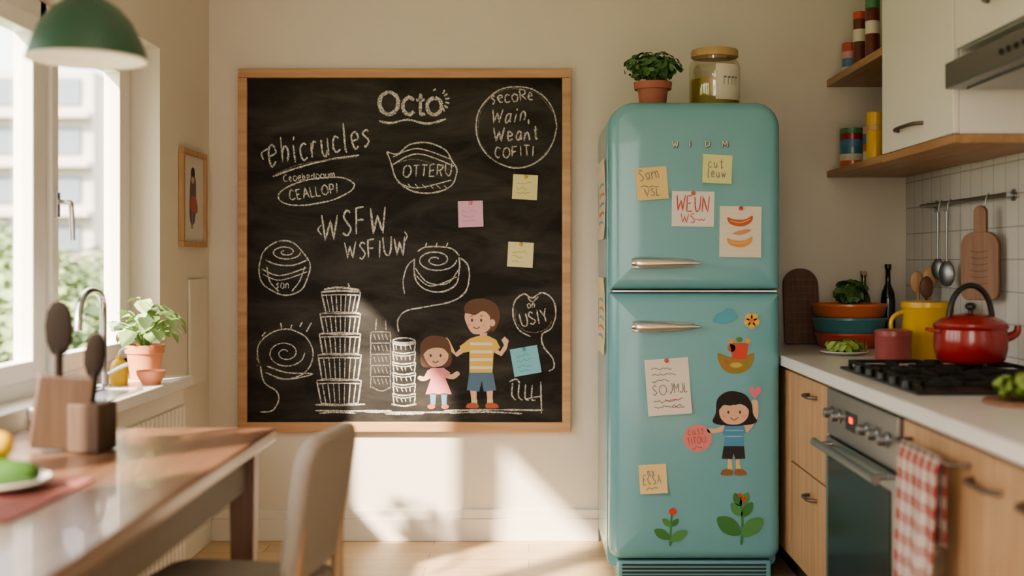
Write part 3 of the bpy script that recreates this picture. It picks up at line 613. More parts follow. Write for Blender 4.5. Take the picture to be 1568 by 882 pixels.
def m_flower(a):
    for i in range(5): q = math.radians(i*72+18); a.ell(1151+7*math.cos(q), 491+7*math.sin(q), 5.5, 5.5, flat((.74, .46, .10)), 1)
    a.ell(1151, 491, 3.6, 3.6, flat((.7, .2, .07)), 2)
magnet('flower_magnet', m_flower)
def m_bowl(a):
    a.fill([(1099, 541), (1116, 546), (1140, 545), (1154, 541), (1150, 560), (1136, 571), (1116, 571), (1103, 560)], flat((.32, .22, .06)), 1, True)
    a.fill([(1117, 525), (1146, 525), (1143, 550), (1122, 550)], flat((.60, .09, .06)), 2); a.ell(1120, 533, 6, 6, flat((.60, .12, .07)), 2)
    a.ell(1132, 520, 5, 4, flat((.1, .25, .05)), 2); a.ell(1145, 522, 4, 4, flat((.7, .36, .07)), 3); a.ell(1120, 522, 3, 4, flat((.7, .36, .07)), 3)
    a.ell(1127, 559, 9, 4, flat((.6, .42, .1)), 2); a.ell(1112, 554, 3, 3, flat((.6, .1, .07)), 3); a.ell(1143, 556, 3, 3, flat((.15, .3, .07)), 3)
magnet('bowl_magnet', m_bowl)
def m_girl(a):
    bh = flat((.022, .016, .017)); sh = flat((.09, .28, .44))
    a.fill([(1107, 660), (1094, 663), (1084, 662), (1084, 656), (1096, 656), (1110, 650)], skin, 1, True)
    a.fill([(1138, 652), (1150, 640), (1152, 622), (1151, 614), (1158, 613), (1161, 622), (1159, 642), (1144, 662)], skin, 1, True)
    a.ell(1156, 617, 4.5, 5, skin, 2)
    a.fill([(1156, 610), (1147, 600), (1148, 592), (1154, 593), (1156, 596), (1159, 592), (1165, 593), (1165, 600)], flat((.70, .20, .26)), 2)
    a.fill([(1114, 684), (1121, 684), (1120, 722), (1115, 722)], skin, 1); a.fill([(1126, 684), (1133, 684), (1132, 722), (1127, 722)], skin, 1)
    a.fill([(1110, 650), (1118, 647), (1132, 647), (1140, 653), (1142, 662), (1138, 665), (1139, 686), (1108, 686), (1110, 668), (1106, 664)], sh, 2)
    for yy in (659, 668): a.stroke([(1110, yy), (1138, yy)], 1.6, flat((.3, .5, .6)), 3, smooth=False)
    a.fill([(1108, 683), (1139, 683), (1141, 702), (1126, 703), (1123, 694), (1121, 703), (1105, 702)], flat((.03, .025, .025)), 3)
    a.fill([(1114, 712), (1121, 712), (1121, 719), (1114, 719)], flat((.7, .55, .2)), 2); a.fill([(1127, 712), (1134, 712), (1134, 719), (1127, 719)], flat((.7, .55, .2)), 2)
    a.fill([(1104, 727), (1106, 720), (1114, 718), (1121, 720), (1121, 727)], flat((.28, .13, .06)), 4, True); a.fill([(1126, 727), (1126, 719), (1134, 718), (1142, 722), (1142, 727)], flat((.28, .13, .06)), 4, True)
    a.fill([(1091, 645), (1096, 632), (1098, 612), (1110, 601), (1125, 599), (1142, 605), (1151, 620), (1153, 634), (1159, 645), (1148, 650), (1122, 652), (1100, 650)], bh, 3, True)
    a.fill([(1101, 630), (1103, 621), (1112, 616), (1124, 620), (1138, 618), (1146, 626), (1144, 640), (1132, 649), (1114, 649), (1104, 641)], skin, 4, True)
    a.fill([(1100, 628), (1102, 614), (1116, 606), (1136, 608), (1148, 618), (1149, 630), (1140, 621), (1128, 618), (1118, 621), (1108, 620)], bh, 5, True)
    a.ell(1115, 631, 1.6, 2.4, line, 5); a.ell(1133, 631, 1.6, 2.4, line, 5); a.ell(1109, 637, 3.4, 2.4, chk, 5); a.ell(1139, 637, 3.4, 2.4, chk, 5)
    a.stroke([(1118, 639), (1124, 643), (1130, 639)], 1.5, flat((.55, .08, .06)), 5)
magnet('girl_magnet', m_girl)
gr = flat((.06, .20, .06)); gr2 = flat((.09, .27, .09))
def leafsh(a, x, y, L, w, rot, m, l=1):
    c, q = math.cos(math.radians(rot)), math.sin(math.radians(rot)); P = []
    for (u, v) in ((0, 0), (.2, .35), (.55, .5), (.85, .3), (1, 0), (.85, -.3), (.55, -.5), (.2, -.35)): P.append((x+(u*L)*c-(v*w)*q, y+(u*L)*q+(v*w)*c))
    a.fill(P, m, l, True)
def m_pl1(a):
    a.stroke([(1026, 836), (1027, 810), (1029, 786)], 3, gr, 1); leafsh(a, 1026, 825, 28, 15, -150, gr, 2); leafsh(a, 1026, 828, 30, 15, -30, gr2, 2); leafsh(a, 1028, 806, 18, 10, -140, gr2, 2); leafsh(a, 1028, 806, 16, 9, -45, gr, 2)
    a.ell(1030, 783, 6, 5.5, flat((.60, .07, .04)), 3)
magnet('plant_magnet', m_pl1)
def m_pl2(a):
    a.stroke([(1135, 834), (1137, 800), (1134, 775)], 3.6, gr, 1); leafsh(a, 1134, 818, 44, 26, -145, gr, 2); leafsh(a, 1135, 820, 42, 24, -38, gr2, 2); leafsh(a, 1136, 790, 26, 15, -130, gr2, 2); leafsh(a, 1136, 792, 28, 15, -55, gr, 2)
    leafsh(a, 1134, 775, 22, 13, -115, gr, 2); leafsh(a, 1134, 775, 24, 13, -60, gr2, 2)
    a.ell(1139, 764, 4, 4, flat((.60, .07, .04)), 3); a.ell(1133, 758, 3, 3, flat((.60, .07, .04)), 3)
magnet('plant_magnet', m_pl2)
def sidepaper(name, y0, y1, z0, z1, col):
    A = Art(name, lambda u, v, l: (FX0-.006-.0006*l-.05*abs(v-.5)**2*(1 if u > .5 else .6), y0+(y1-y0)*u, z0+(z1-z0)*v))
    for i in range(8): A.fill([(0, i/8), (.5, i/8), (.5, (i+1)/8), (0, (i+1)/8)], flat(col), 0); A.fill([(.5, i/8), (1, i/8), (1, (i+1)/8), (.5, (i+1)/8)], flat(col), 0)
    for i in range(5): A.stroke([(.15, .2+i*.12), (.5, .23+i*.12), (.85, .2+i*.12)], .03, flat((.65, .25, .17)) if i % 2 else flat((.25, .4, .5)), 3)
    return A.done()
sidepaper('kids_drawing', 4.70, 5.12, 1.29, 1.60, (.74, .66, .54)); sidepaper('kids_drawing', 4.72, 5.14, .84, 1.14, (.74, .66, .45)); 

# on top of fridge
def potted_herb(cx, cy, z):
    p = lathe('pot', [(0, 0), (.050, 0), (.058, .07), (.062, .075), (.072, .075), (.075, .103), (.066, .103), (.062, .085), (0, .085)], (cx, cy, z), M['terra'])
    s = cyl('soil', (cx, cy, z+.08), .062, .008, M['soil'])
    l = leaves('foliage', (cx+.003, cy, z+.162), (.116, .095, .060), 680, .0165, M['leaf'], 3, surface=.25)
    st = [tube('stem', [(cx, cy, z+.08), (cx+.03*math.cos(a), cy+.03*math.sin(a), z+.12), (cx+.07*math.cos(a), cy+.07*math.sin(a), z+.18)], .002, M['stem']) for a in (0, 1, 2, 3, 4, 5)]
    group('potted_herb', [p, s, l]+st)
potted_herb(.485, 4.80, 1.8005)
def jar(name, cx, cy, z, r, h, fillm, lidm, label, fillh=.58, lc=-90):
    g = lathe('glass_body', [(0, .001), (r*.92, .001), (r, .012), (r, h*.72), (r*.96, h*.78), (r*.86, h*.82), (r*.86, h*.9)], (cx, cy, z), M['jarglass'])
    c = lathe('contents', [(0, .004), (r*.88, .004), (r*.96, .012), (r*.96, h*fillh), (0, h*fillh)], (cx, cy, z), fillm)
    l = lathe('lid', [(0, h*.87), (r*.90, h*.87), (r*.93, h*.88), (r*.93, h*.975), (r*.89, h), (0, h)], (cx, cy, z), lidm)
    ps = [g, c, l]
    if label:
        A = Art('label', lambda u, v, l: (cx+(r+.0012+.0005*l)*math.cos(math.radians(lc+u)), cy+(r+.0012+.0005*l)*math.sin(math.radians(lc+u)), z+h*v))
        n = 12
        for k in range(n):
            u0 = -label+2*label*k/n; u1 = -label+2*label*(k+1)/n; A.fill([(u0, .14), (u1, .14), (u1, .72), (u0, .72)], M['cream'], 0)
        for k in range(4):
            u = -20+k*10; A.fill([(u, .38), (u+1.5, .38), (u+1.5, .52), (u, .52)], gray, 1); A.fill([(u, .49), (u+7, .49), (u+7, .52), (u, .52)], gray, 1)
        ps.append(A.done())
    return group(name, ps)
jar('storage_jar', .736, 4.86, 1.8005, .100, .240, M['pickle'], M['lid'], 38, .50, -58)

# ================================================================== RIGHT COUNTER
CX = .9445; CZ = .851; CF = .965
cp = []
cp.append(box('worktop', CX, XR-.009, 1.9, WY-.001, CZ-.04, CZ, M['counter'], .004))
cp.append(box('carcass', CF+.022, XR-.001, 1.95, WY-.002, .10, CZ-.041, mat('carcass_dark', (.16, .10, .06), .7)))
cp.append(box('kick_plate', CF+.06, XR-.01, 1.95, WY-.01, .0, .10, mat('kick', (.06, .05, .045), .7)))
def door(y0, y1, z0, z1): return box('drawer_front', CF, CF+.02, y0+.003, y1-.003, z0+.003, z1-.003, M['cabwood'], .002)
def hpull(yc, zc, L=.11, x=CF, vert=False):
    p = [(x, yc-L/2, zc), (x-.028, yc-L/2+.006, zc), (x-.03, yc, zc+.001), (x-.028, yc+L/2-.006, zc), (x, yc+L/2, zc)]
    return tube('pull_handle', p, .0065, M['bronze'], res=8)
for (y0, y1) in ((3.93, 4.53),):
    cp += [door(y0, y1, .47, .80), door(y0, y1, .11, .47), hpull(4.16, .745), hpull(4.16, .40)]
cp += [door(4.53, 5.1, .11, .80)]
cp += [door(2.55, 3.16, .11, .80), door(1.96, 2.55, .11, .80), hpull(2.58, .73, .16), hpull(2.3, .73, .16)]
cp.append(tube('towel_bar', [(CF, 2.68, .757), (CF-.045, 2.68, .757), (CF-.045, 3.08, .757), (CF, 3.08, .757)], .006, M['bronze'], smooth=False))
group('base_cabinet', cp)
op = [box('control_panel', CF-.012, CF+.021, 3.17, 3.92, .655, .80, M['steel'], .003),
      box('oven_door', CF-.016, CF+.021, 3.17, 3.92, .15, .648, M['steel'], .004),
      box('door_glass', CF-.019, CF-.010, 3.21, 3.88, .20, .60, M['blackglass'], .002),
      box('display', CF-.0145, CF-.008, 3.56, 3.68, .70, .755, M['black'], .001),
      box('display_light', CF-.016, CF-.012, 3.60, 3.635, .725, .742, mat('display_red', (.8, .05, .02), .4, emit=1.5)),
      box('base_trim', CF-.004, CF+.021, 3.17, 3.92, .11, .145, M['steel'], .002)]
for yk in (3.26, 3.36, 3.46, 3.76, 3.85):
    op.append(lathe('knob', [(0, 0), (.021, 0), (.021, .004), (.016, .007), (.015, .026), (.011, .029), (0, .029)], (CF-.012, yk, .728), M['hoodsteel'], 24, RY.inverted()))
op.append(tube('door_handle', [(CF-.06, 3.20, .632), (CF-.06, 3.89, .632)], .013, M['steel'], smooth=False))
op += [cyl('handle_mount', (CF-.06, y, .632), .008, .05, M['steel'], RY) for y in (3.25, 3.84)]
group('oven', op)
bm = bmesh.new(); NU, NV = 40, 34; V = []
for i in range(NU+1):
    row = []
    u = i/NU; y = 2.73+u*.29
    for j in range(NV+1):
        s = j/NV*.86-.20
        wv = .012*math.sin(u*17)+.006*math.sin(u*31+1)
        if s < -.008: x = CF-.036; z = .764+s; x += abs(wv)*.2
        elif s < .012: a = (s+.008)/.02*math.pi; x = CF-.045+.0095*math.cos(a); z = .757+.0105*math.sin(a)
        else: k = min(1, s/.25); x = CF-.056+min(0, -abs(wv)*k*1.2)+wv*.2*k; z = .762-s
        row.append(bm.verts.new((x, y+.012*math.sin(s*6)*max(0, s)+(.5-u)*.05*max(0, min(1, s*2)), z-.03*u*max(0, s))))
    V.append(row)
for i in range(NU):
    for j in range(NV): bm.faces.new((V[i][j], V[i+1][j], V[i+1][j+1], V[i][j+1]))
tw = frombm('tea_towel', bm, M['gingham'], True); md = tw.modifiers.new('s', 'SOLIDIFY'); md.thickness = .0025

# cooktop
ct = [box('hob_plate', 1.02, 1.53, 3.22, 4.02, CZ+.0005, CZ+.009, M['black'], .003)]
for (bx, by, r) in ((1.15, 3.42, .045), (1.15, 3.80, .05), (1.40, 3.42, .05), (1.40, 3.84, .045)):
    ct.append(lathe('burner', [(0, 0), (r, 0), (r, .008), (r*.75, .011), (r*.7, .018), (0, .019)], (bx, by, CZ+.009), M['iron'], 28))
g = []
ZG = CZ+.022
for (gx0, gx1) in ((1.04, 1.27), (1.285, 1.515)):
    for (gy0, gy1) in ((3.25, 3.61), (3.63, 3.99)):
        t = .011; zb, zt = ZG, ZG+.011
        g += [(gx0, gx1, gy0, gy0+t, zb, zt), (gx0, gx1, gy1-t, gy1, zb, zt), (gx0, gx0+t, gy0, gy1, zb, zt), (gx1-t, gx1, gy0, gy1, zb, zt)]
        cx, cy = (gx0+gx1)/2, (gy0+gy1)/2
        g += [(gx0, cx-.025, cy-t/2, cy+t/2, zb, zt), (cx+.025, gx1, cy-t/2, cy+t/2, zb, zt), (cx-t/2, cx+t/2, gy0, cy-.03, zb, zt), (cx-t/2, cx+t/2, cy+.03, gy1, zb, zt)]
        g += [(x, x+t, y, y+t, CZ+.008, zb) for x in (gx0, gx1-t) for y in (gy0, gy1-t)]
ct.append(boxes('grate', g, M['iron'], .0015))
for yk in (3.34, 3.46, 3.58, 3.70, 3.82): ct.append(lathe('hob_knob', [(0, 0), (.016, 0), (.014, .018), (0, .02)], (1.03, yk, CZ+.009), M['black'], 20))
group('gas_hob', ct)
ZT = ZG+.0112
def redpot(cx, cy, z):
    r = .112
    b = lathe('pot_body', [(0, 0), (r*.80, 0), (r*.93, .012), (r, .045), (r*1.0, .08), (r*.97, .105), (r*1.02, .112), (r*1.02, .118), (r*.97, .12)], (cx, cy, z), M['red'])
    l = lathe('lid', [(r*1.0, .118), (r*1.0, .124), (r*.85, .137), (r*.5, .150), (.02, .156), (0, .156)], (cx, cy, z), M['red'])
    k = lathe('lid_knob', [(0, .154), (.008, .155), (.007, .165), (.017, .172), (.017, .182), (.01, .188), (0, .189)], (cx, cy, z), M['black'])
    P = [(cx+.068*math.cos(a), cy, z+.145+.10*math.sin(a)) for a in [math.pi*i/8 for i in range(9)]]
    h = tube('bail_handle', P, .009, M['black'], res=8)
    sp = tube('spout', [(cx+r*.9, cy, z+.075), (cx+r*1.25, cy, z+.085), (cx+r*1.35, cy, z+.105), (cx+r*1.32, cy, z+.118)], .012, M['red'], radii=[1.4, 1.1, .9, .8])
    s2 = tube('side_handle', [(cx-r*.95, cy-.03, z+.1), (cx-r*1.22, cy-.025, z+.105), (cx-r*1.22, cy+.025, z+.105), (cx-r*.95, cy+.03, z+.1)], .006, M['red'])
    group('cooking_pot', [b, l, k, h, sp, s2])
redpot(1.395, 3.87, ZT)
def mugpot(name, cx, cy, z, r, h, m, handle=True, lid=False):
    ps = [lathe('body', [(0, 0), (r*.96, 0), (r, .006), (r, h-.004), (r*1.03, h), (r*.95, h), (r*.93, .01), (0, .01)], (cx, cy, z), m)]
    if handle: ps.append(tube('handle', [(cx-r*.95, cy, z+h*.85), (cx-r*1.45, cy, z+h*.82), (cx-r*1.5, cy, z+h*.45), (cx-r*.95, cy, z+h*.3)], .008, m))
    if lid: ps.append(lathe('lid', [(r*1.04, h-.012), (r*1.04, h+.006), (r*.8, h+.010), (0, h+.012)], (cx, cy, z), m))
    return group(name, ps)
mugpot('yellow_stockpot', 1.432, 4.40, CZ+.0005, .090, .20, M['yellow'], True, True)
mugpot('enamel_canister', 1.272, 4.28, CZ+.0005, .062, .105, M['rose'], False, True)
def bowl(cx, cy, z, r, h, m): 
    return lathe('mixing_bowl', [(0, 0), (r*.82, 0), (r*.92, h*.2), (r*.99, h*.8), (r*1.02, h*.86), (r*1.02, h), (r*.97, h), (r*.93, h*.85), (r*.8, h*.3), (0, h*.12)], (cx, cy, z), m)
bx, by = 1.315, 5.03
group('bowl_stack', [bowl(bx, by, CZ+.0005, .136, .062, M['redc']), bowl(bx, by, CZ+.055, .148, .07, M['tealc']), bowl(bx, by, CZ+.118, .150, .062, M['orange'])])
leaves('leafy_greens', (bx+.01, by+.01, CZ+.225), (.07, .05, .05), 160, .028, M['leaf'], 8)
TB = Matrix.Translation((1.165, WY-.078, CZ+.002)) @ Matrix.Rotation(math.radians(-10), 4, 'X')
b = slab('board_body', -.075, .075, 0, .325, 0, .016, .07, .012, .003, M['darkwood'], 10)
b.data.transform(TB)
gl_ = boxes('board_grooves', [(-.062, .062, -.0015, .001, .05+.028*i, .0525+.028*i) for i in range(9)]+[(-.06+.024*i, -.058+.024*i, -.0015, .001, .03, .29) for i in range(6)], mat('groove', (.24, .12, .08), .6))
gl_.data.transform(TB)
group('cutting_board', [b, gl_])
def bottle(name, cx, cy, r, h, m, cap):
    o = lathe('glass', [(0, 0), (r, 0), (r, h*.55), (r*.9, h*.64), (r*.36, h*.76), (r*.33, h*.92), (r*.42, h*.93), (r*.42, h*.96), (0, h*.96)], (cx, cy, CZ+.0005), m, 28)
    c = lathe('cap', [(0, h*.95), (r*.45, h*.95), (r*.45, h), (0, h)], (cx, cy, CZ+.0005), cap, 20)
    return group(name, [o, c])
bottle('wine_bottle', 1.515, 5.17, .030, .34, M['bottleg'], M['black']); bottle('oil_bottle', 1.43, 5.235, .030, .31, M['bottleo'], M['lid']); bottle('vinegar_bottle', 1.35, 5.235, .026, .27, M['bottleo'], M['black'])
cr = [lathe('crock', [(0, 0), (.05, 0), (.055, .13), (.05, .13), (.045, .01), (0, .01)], (1.565, 4.84, CZ+.0005), M['plate'])]
def spoon(x, y, z0, dx, dy, L, m, r=.006, head=.028):
    s = tube('spoon_handle', [(x, y, z0), (x+dx, y+dy, z0+L)], r, m, smooth=False)
    h = lathe('spoon_head', [(0, -1), (.5, -.85), (.87, -.5), (1, 0), (.87, .5), (.5, .85), (0, 1)], (0, 0, 0), m, 20)
    h.data.transform(Matrix.Translation((x+dx*1.12, y+dy*1.12, z0+L+head*1.1)) @ Matrix.Diagonal((head, head*.35, head*1.6, 1)))
    return [s, h]
cr += spoon(1.555, 4.84, CZ+.02, -.02, 0, .22, M['lightwood'])+spoon(1.57, 4.85, CZ+.02, .01, -.02, .24, M['lightwood'])+spoon(1.56, 4.83, CZ+.02, -.0, -.02, .2, M['darkwood'])
group('utensil_crock', cr)
pl = lathe('plate', [(0, 0), (.05, 0), (.09, .012), (.088, .015), (.05, .005), (0, .005)], (1.19, 4.62, CZ+.0005), M['plate'])
group('salad_plate', [pl, leaves('salad_leaves', (1.19, 4.62, CZ+.034), (.08, .08, .018), 160, .022, M['lettuce'], 5)])
l1 = leaves('lettuce_leaves', (1.24, 3.03, CZ+.045), (.085, .10, .028), 420, .020, M['lettuce'], 6, surface=.2)
pl2 = lathe('board', [(0, 0), (.11, 0), (.112, .004), (.11, .010), (0, .010)], (1.24, 3.03, CZ+.0005), M['boardwood'])
group('lettuce_board', [pl2, l1])

RXW = XR-.009; zr = 1.425
rp = [tube('rail_rod', [(RXW-.04, 4.05, zr), (RXW-.04, 4.95, zr)], .008, M['steel'], smooth=False)]
for y in (4.10, 4.88): rp += [cyl('rail_mount', (RXW-.042, y, zr), .010, .042, M['steel'], RY), lathe('mount_plate', [(0, 0), (.02, 0), (.02, .006), (0, .006)], (RXW-.006, y, zr), M['steel'], 20, RY)]
for y in (4.70, 4.60, 4.22): rp.append(tube('hook', [(RXW-.04, y, zr+.012), (RXW-.052, y, zr+.004), (RXW-.052, y, zr-.03), (RXW-.06, y, zr-.038), (RXW-.07, y, zr-.028)], .0025, M['steel']))
group('utensil_rail', rp)
def hang(name, y, L, headr, zs=1.35):
    x = RXW-.056; z = zr-.034
    a = tube('utensil_handle', [(x, y, z), (x, y, z-L*.5), (x, y, z-L)], .0055, M['hoodsteel'], radii=[1.2, .8, .8])
    h = lathe('utensil_bowl', [(0, -1), (.5, -.88), (.87, -.5), (1, 0), (.87, .5), (.4, .9), (0, 1)], (0, 0, 0), M['hoodsteel'], 20)
    h.data.transform(Matrix.Translation((x, y, z-L-headr*1.2)) @ Matrix.Rotation(math.radians(35), 4, 'Z') @ Matrix.Diagonal((headr*.35, headr, headr*1.4, 1)))
    group(name, [a, h])
hang('ladle', 4.70, .18, .030); hang('serving_spoon', 4.60, .19, .036)
hb = slab('paddle', -.072, .072, 0, .235, 0, .016, .05, .03, .003, M['boardwood'], 8)
hn = slab('paddle_neck', -.024, .024, .225, .325, 0.001, .015, .023, .003, .003, M['boardwood'], 8)
TH = Matrix.Translation((RXW-.078, 4.21, 1.07)) @ Matrix.Rotation(math.radians(-52), 4, 'Z')
for o in (hb, hn): o.data.transform(TH)
A = Art('engraving', lambda u, v, l: tuple(TH @ Vector((u, -.001-.0006*l, .11-v))))
for i in range(6): A.stroke([(-.035, -.06+.022*i), (.0, -.055+.022*i), (.035, -.06+.022*i)], .003, M['darkwood'], 1)
group('hanging_cutting_board', [hb, hn, A.done()])

# ================================================================== UPPER CABINETS
UX = 1.284
up = [box('cabinet_box', UX+.02, XR-.001, 3.708, 4.458, 1.59, 2.59, M['white'], .002),
      box('cabinet_door', UX, UX+.019, 3.710, 4.456, 1.592, 2.58, M['white'], .003)]
up.append(hpull(4.12, 1.655, .26, UX))
up.append(box('wood_base', UX, XR-.009, 3.70, 4.46, 1.562, 1.589, M['shelfwood'], .002))
group('wall_cabinet', up)
u2 = [box('cabinet_box', UX+.02, XR-.001, 2.6, 3.698, 1.84, 2.59, M['white'], .002), box('cabinet_door', UX, UX+.019, 3.16, 3.696, 1.842, 2.58, M['white'], .003), box('cabinet_door', UX, UX+.019, 2.602, 3.156, 1.842, 2.58, M['white'], .003),
      hpull(3.32, 1.93, .20, UX), hpull(2.9, 1.93, .2, UX)]
group('wall_cabinet', u2)
hd = [box('hood_body', UX-.03, XR-.002, 2.85, 3.695, 1.722, 1.80, M['hoodsteel'], .004), box('hood_top', UX+.06, XR-.002, 2.9, 3.69, 1.80, 1.838, M['hoodsteel'], .004),
      box('hood_filter', UX+.02, XR-.05, 2.9, 3.65, 1.716, 1.7215, M['steel'])]
for y in (3.1, 3.15, 3.2, 3.25): hd.append(cyl('hood_button', (UX-.036, y, 1.76), .008, .008, M['black'], RY))
group('range_hood', hd)
sh = [box('lower_shelf', UX, XR-.009, 4.462, WY-.001, 1.565, 1.592, M['shelfwood'], .002), box('upper_shelf', UX, XR-.001, 4.462, WY-.001, 1.955, 1.985, M['shelfwood'], .002),
      box('shelf_back', XR-.008, XR-.0009, 4.462, WY-.001, 1.61, 2.59, M['white'])]
group('wall_shelf', sh)
def tin(name, x, y, z, r, lst):
    ps = []; zz = z+.0005
    for (h, m) in lst: ps.append(lathe('tin', [(0, 0), (r, 0), (r, h*.97), (r*.96, h), (0, h)], (x, y, zz), m, 24)); zz += h
    return group(name, ps)
zl, zu = 1.592, 1.985
tin('stacked_tins', 1.352, 5.12, zl, .052, [(.03, M['orange']), (.028, M['cream']), (.03, M['tealc']), (.03, M['blue']), (.025, M['red']), (.022, M['greencap'])])
tin('stacked_tins', 1.372, 4.90, zl, .036, [(.05, M['cream']), (.03, M['orange']), (.04, M['blue']), (.03, M['pinkt'])])
tin('yellow_tin', 1.335, 4.72, zl, .034, [(.115, M['yellow']), (.02, M['lid']), (.05, M['yellow'])])
tin('stacked_tins', 1.35, 4.56, zl, .032, [(.12, M['orange']), (.02, M['tealc'])])
tin('stacked_tins', 1.47, 4.62, zl, .036, [(.20, M['yellow'])])
tin('stacked_tins', 1.50, 4.95, zl, .05, [(.06, M['tealc']), (.06, M['red']), (.04, M['yellow'])])
tin('stacked_tins', 1.345, 5.13, zu, .034, [(.03, M['plate']), (.035, M['blue']), (.03, M['pinkt']), (.035, M['redc'])])
tin('spice_jar', 1.332, 4.93, zu, .027, [(.10, M['spice']), (.05, M['cream']), (.04, M['spice']), (.03, M['redc'])]); tin('spice_jar', 1.335, 4.76, zu, .028, [(.10, M['spice']), (.05, M['cream']), (.05, M['spice']), (.04, M['greencap'])]); tin('spice_jar', 1.37, 4.56, zu, .030, [(.15, M['redc']), (.04, M['greencap'])])
tin('spice_jar', 1.46, 4.86, zu, .03, [(.12, M['yellow']), (.03, M['cream'])])

# ================================================================== LEFT COUNTER (window side)
LC = .80
lp = [boxes('worktop', [(XL+.001, -1.19, 3.37, 4.34, LC-.035, LC)], M['counter'], .003),
      box('carcass', XL+.001, -1.215, 3.39, 4.31, .08, LC-.036, M['trim'], .002), box('kick_plate', XL+.001, -1.25, 3.40, 4.30, 0, .08, M['trim'])]
lp.append(boxes('slatted_front', [(-1.215, -1.205, 3.41+.045*i, 3.447+.045*i, .12, .70) for i in range(20)], M['trim'], .002))
lp.append(boxes('sink_rim', [(-1.345, -1.215, 3.46, 3.48, LC, LC+.006), (-1.345, -1.215, 3.84, 3.86, LC, LC+.006), (-1.345, -1.33, 3.48, 3.84, LC, LC+.006), (-1.23, -1.215, 3.48, 3.84, LC, LC+.006)], M['chrome'], .001))
lp.append(box('sink_basin', -1.33, -1.23, 3.48, 3.84, LC+.0003, LC+.0012, M['steel']))
group('sink_counter', lp)
fc = [lathe('tap_base', [(0, 0), (.026, 0), (.026, .008), (.018, .014), (.016, .05), (0, .05)], (-1.355, 3.90, LC+.0005), M['chrome']),
      tube('tap_spout', [(-1.355, 3.90, LC+.04), (-1.355, 3.90, 1.00), (-1.352, 3.89, 1.09), (-1.345, 3.80, 1.115), (-1.335, 3.68, 1.11), (-1.325, 3.60, 1.06), (-1.32, 3.59, 1.0)], .0115, M['chrome'], res=12),
      tube('tap_lever', [(-1.34, 3.90, LC+.045), (-1.30, 3.91, LC+.07), (-1.28, 3.915, LC+.075)], .006, M['chrome'])]
group('kitchen_tap', fc)
cx, cy = -1.325, 4.225
sp = [lathe('pot', [(0, 0), (.048, 0), (.060, .085), (.066, .087), (.068, .115), (.06, .115), (.055, .095), (0, .095)], (cx, cy, LC+.0015), M['terra2']), cyl('soil', (cx, cy, LC+.093), .056, .006, M['soil'])]
rr_ = random.Random(4); bm = bmesh.new()
for i in range(52):
    a = rr_.uniform(0, 6.28); d = rr_.uniform(.01, .135); hz = LC+.15+rr_.uniform(0, .14)*(1-d/.19)+.01
    if cx+d*math.cos(a) < -1.44: d *= .6
    tip = Vector((cx+d*math.cos(a), cy+d*math.sin(a), hz))
    sp.append(tube('stem', [(cx+.01*math.cos(a), cy+.01*math.sin(a), LC+.09), (cx+.35*d*math.cos(a), cy+.35*d*math.sin(a), hz), tuple(tip)], .0016, M['stem']))
    out = Vector((math.cos(a), math.sin(a), rr_.uniform(-.9, .1))).normalized(); side = out.cross(Vector((0, 0, 1))).normalized(); side = (side+Vector((0, 0, rr_.uniform(-.5, .5)))).normalized(); nr = side.cross(out).normalized()
    s = rr_.uniform(.030, .046)
    sh_ = [(0, 0), (.1, .5), (.5, .72), (.95, .45), (1.3, 0), (.95, -.45), (.5, -.72), (.1, -.5)]
    vs = [bm.verts.new(tip+out*u*s+side*v*s+nr*(-.25*u*u+.2*abs(v))*s) for u, v in sh_]; c_ = bm.verts.new(tip+out*.55*s-nr*.1*s)
    for k in range(8): bm.faces.new((vs[k], vs[(k+1) % 8], c_))
sp.append(frombm('leaves', bm, M['leaf2'], True))
group('potted_basil', sp)
lathe('ceramic_bowl', [(0, 0), (.028, 0), (.045, .03), (.048, .045), (.044, .045), (.04, .03), (0, .008)], (-1.24, 4.02, LC+.0005), M['terra2'])
so = [lathe('bottle', [(0, 0), (.026, 0), (.028, .01), (.028, .06), (.02, .078), (.01, .085), (.01, .095), (0, .095)], (-1.335, 3.99, LC+.0005), M['lemon']), tube('pump', [(-1.335, 3.99, LC+.095), (-1.335, 3.99, LC+.12), (-1.31, 3.985, LC+.12)], .004, M['plate'])]
group('soap_bottle', so)

# ================================================================== TABLE
TX0, TX1, TY0, TY1, TZ = -1.365, -.69, 1.35, 3.345, .75
tp = [box('table_top', TX0, TX1, TY0, TY1, TZ-.036, TZ, M['tablewood'], .006, 3),
      boxes('apron', [(TX1-.075, TX1-.055, TY0+.08, TY1-.08, TZ-.15, TZ-.037), (TX0+.055, TX0+.075, TY0+.08, TY1-.08, TZ-.15, TZ-.037), (TX0+.07, TX1-.07, TY1-.075, TY1-.055, TZ-.15, TZ-.037), (TX0+.07, TX1-.07, TY0+.055, TY0+.075, TZ-.15, TZ-.037)], M['apron'], .002)]
for x in (TX0+.07, TX1-.07):
    for y in (TY0+.075, TY1-.075):
        bm = bmesh.new(); bmesh.ops.create_cube(bm, size=1)
        for v in bm.verts: 
            k = .034 if v.co.z > 0 else .024
            v.co = Vector((x+math.copysign(k, v.co.x), y+math.copysign(k, v.co.y), TZ-.037 if v.co.z > 0 else 0))
        bmesh.ops.bevel(bm, geom=bm.edges[:], offset=.004, segments=2, affect='EDGES'); tp.append(frombm('table_leg', bm, M['legwood']))
group('dining_table', tp)
kb = slab('block', -.062, .062, 0, .17, -.05, .05, .006, .006, .004, M['blockwood'], 4)
kb.data.transform(Matrix.Translation((-1.13, 2.93, TZ+.010)) @ Matrix.Rotation(math.radians(24), 4, 'Z') @ Matrix.Rotation(math.radians(7), 4, 'Y'))
k2 = slab('block_wedge', -.04, .04, 0, .115, -.045, .045, .005, .005, .004, M['blockwood'], 4)
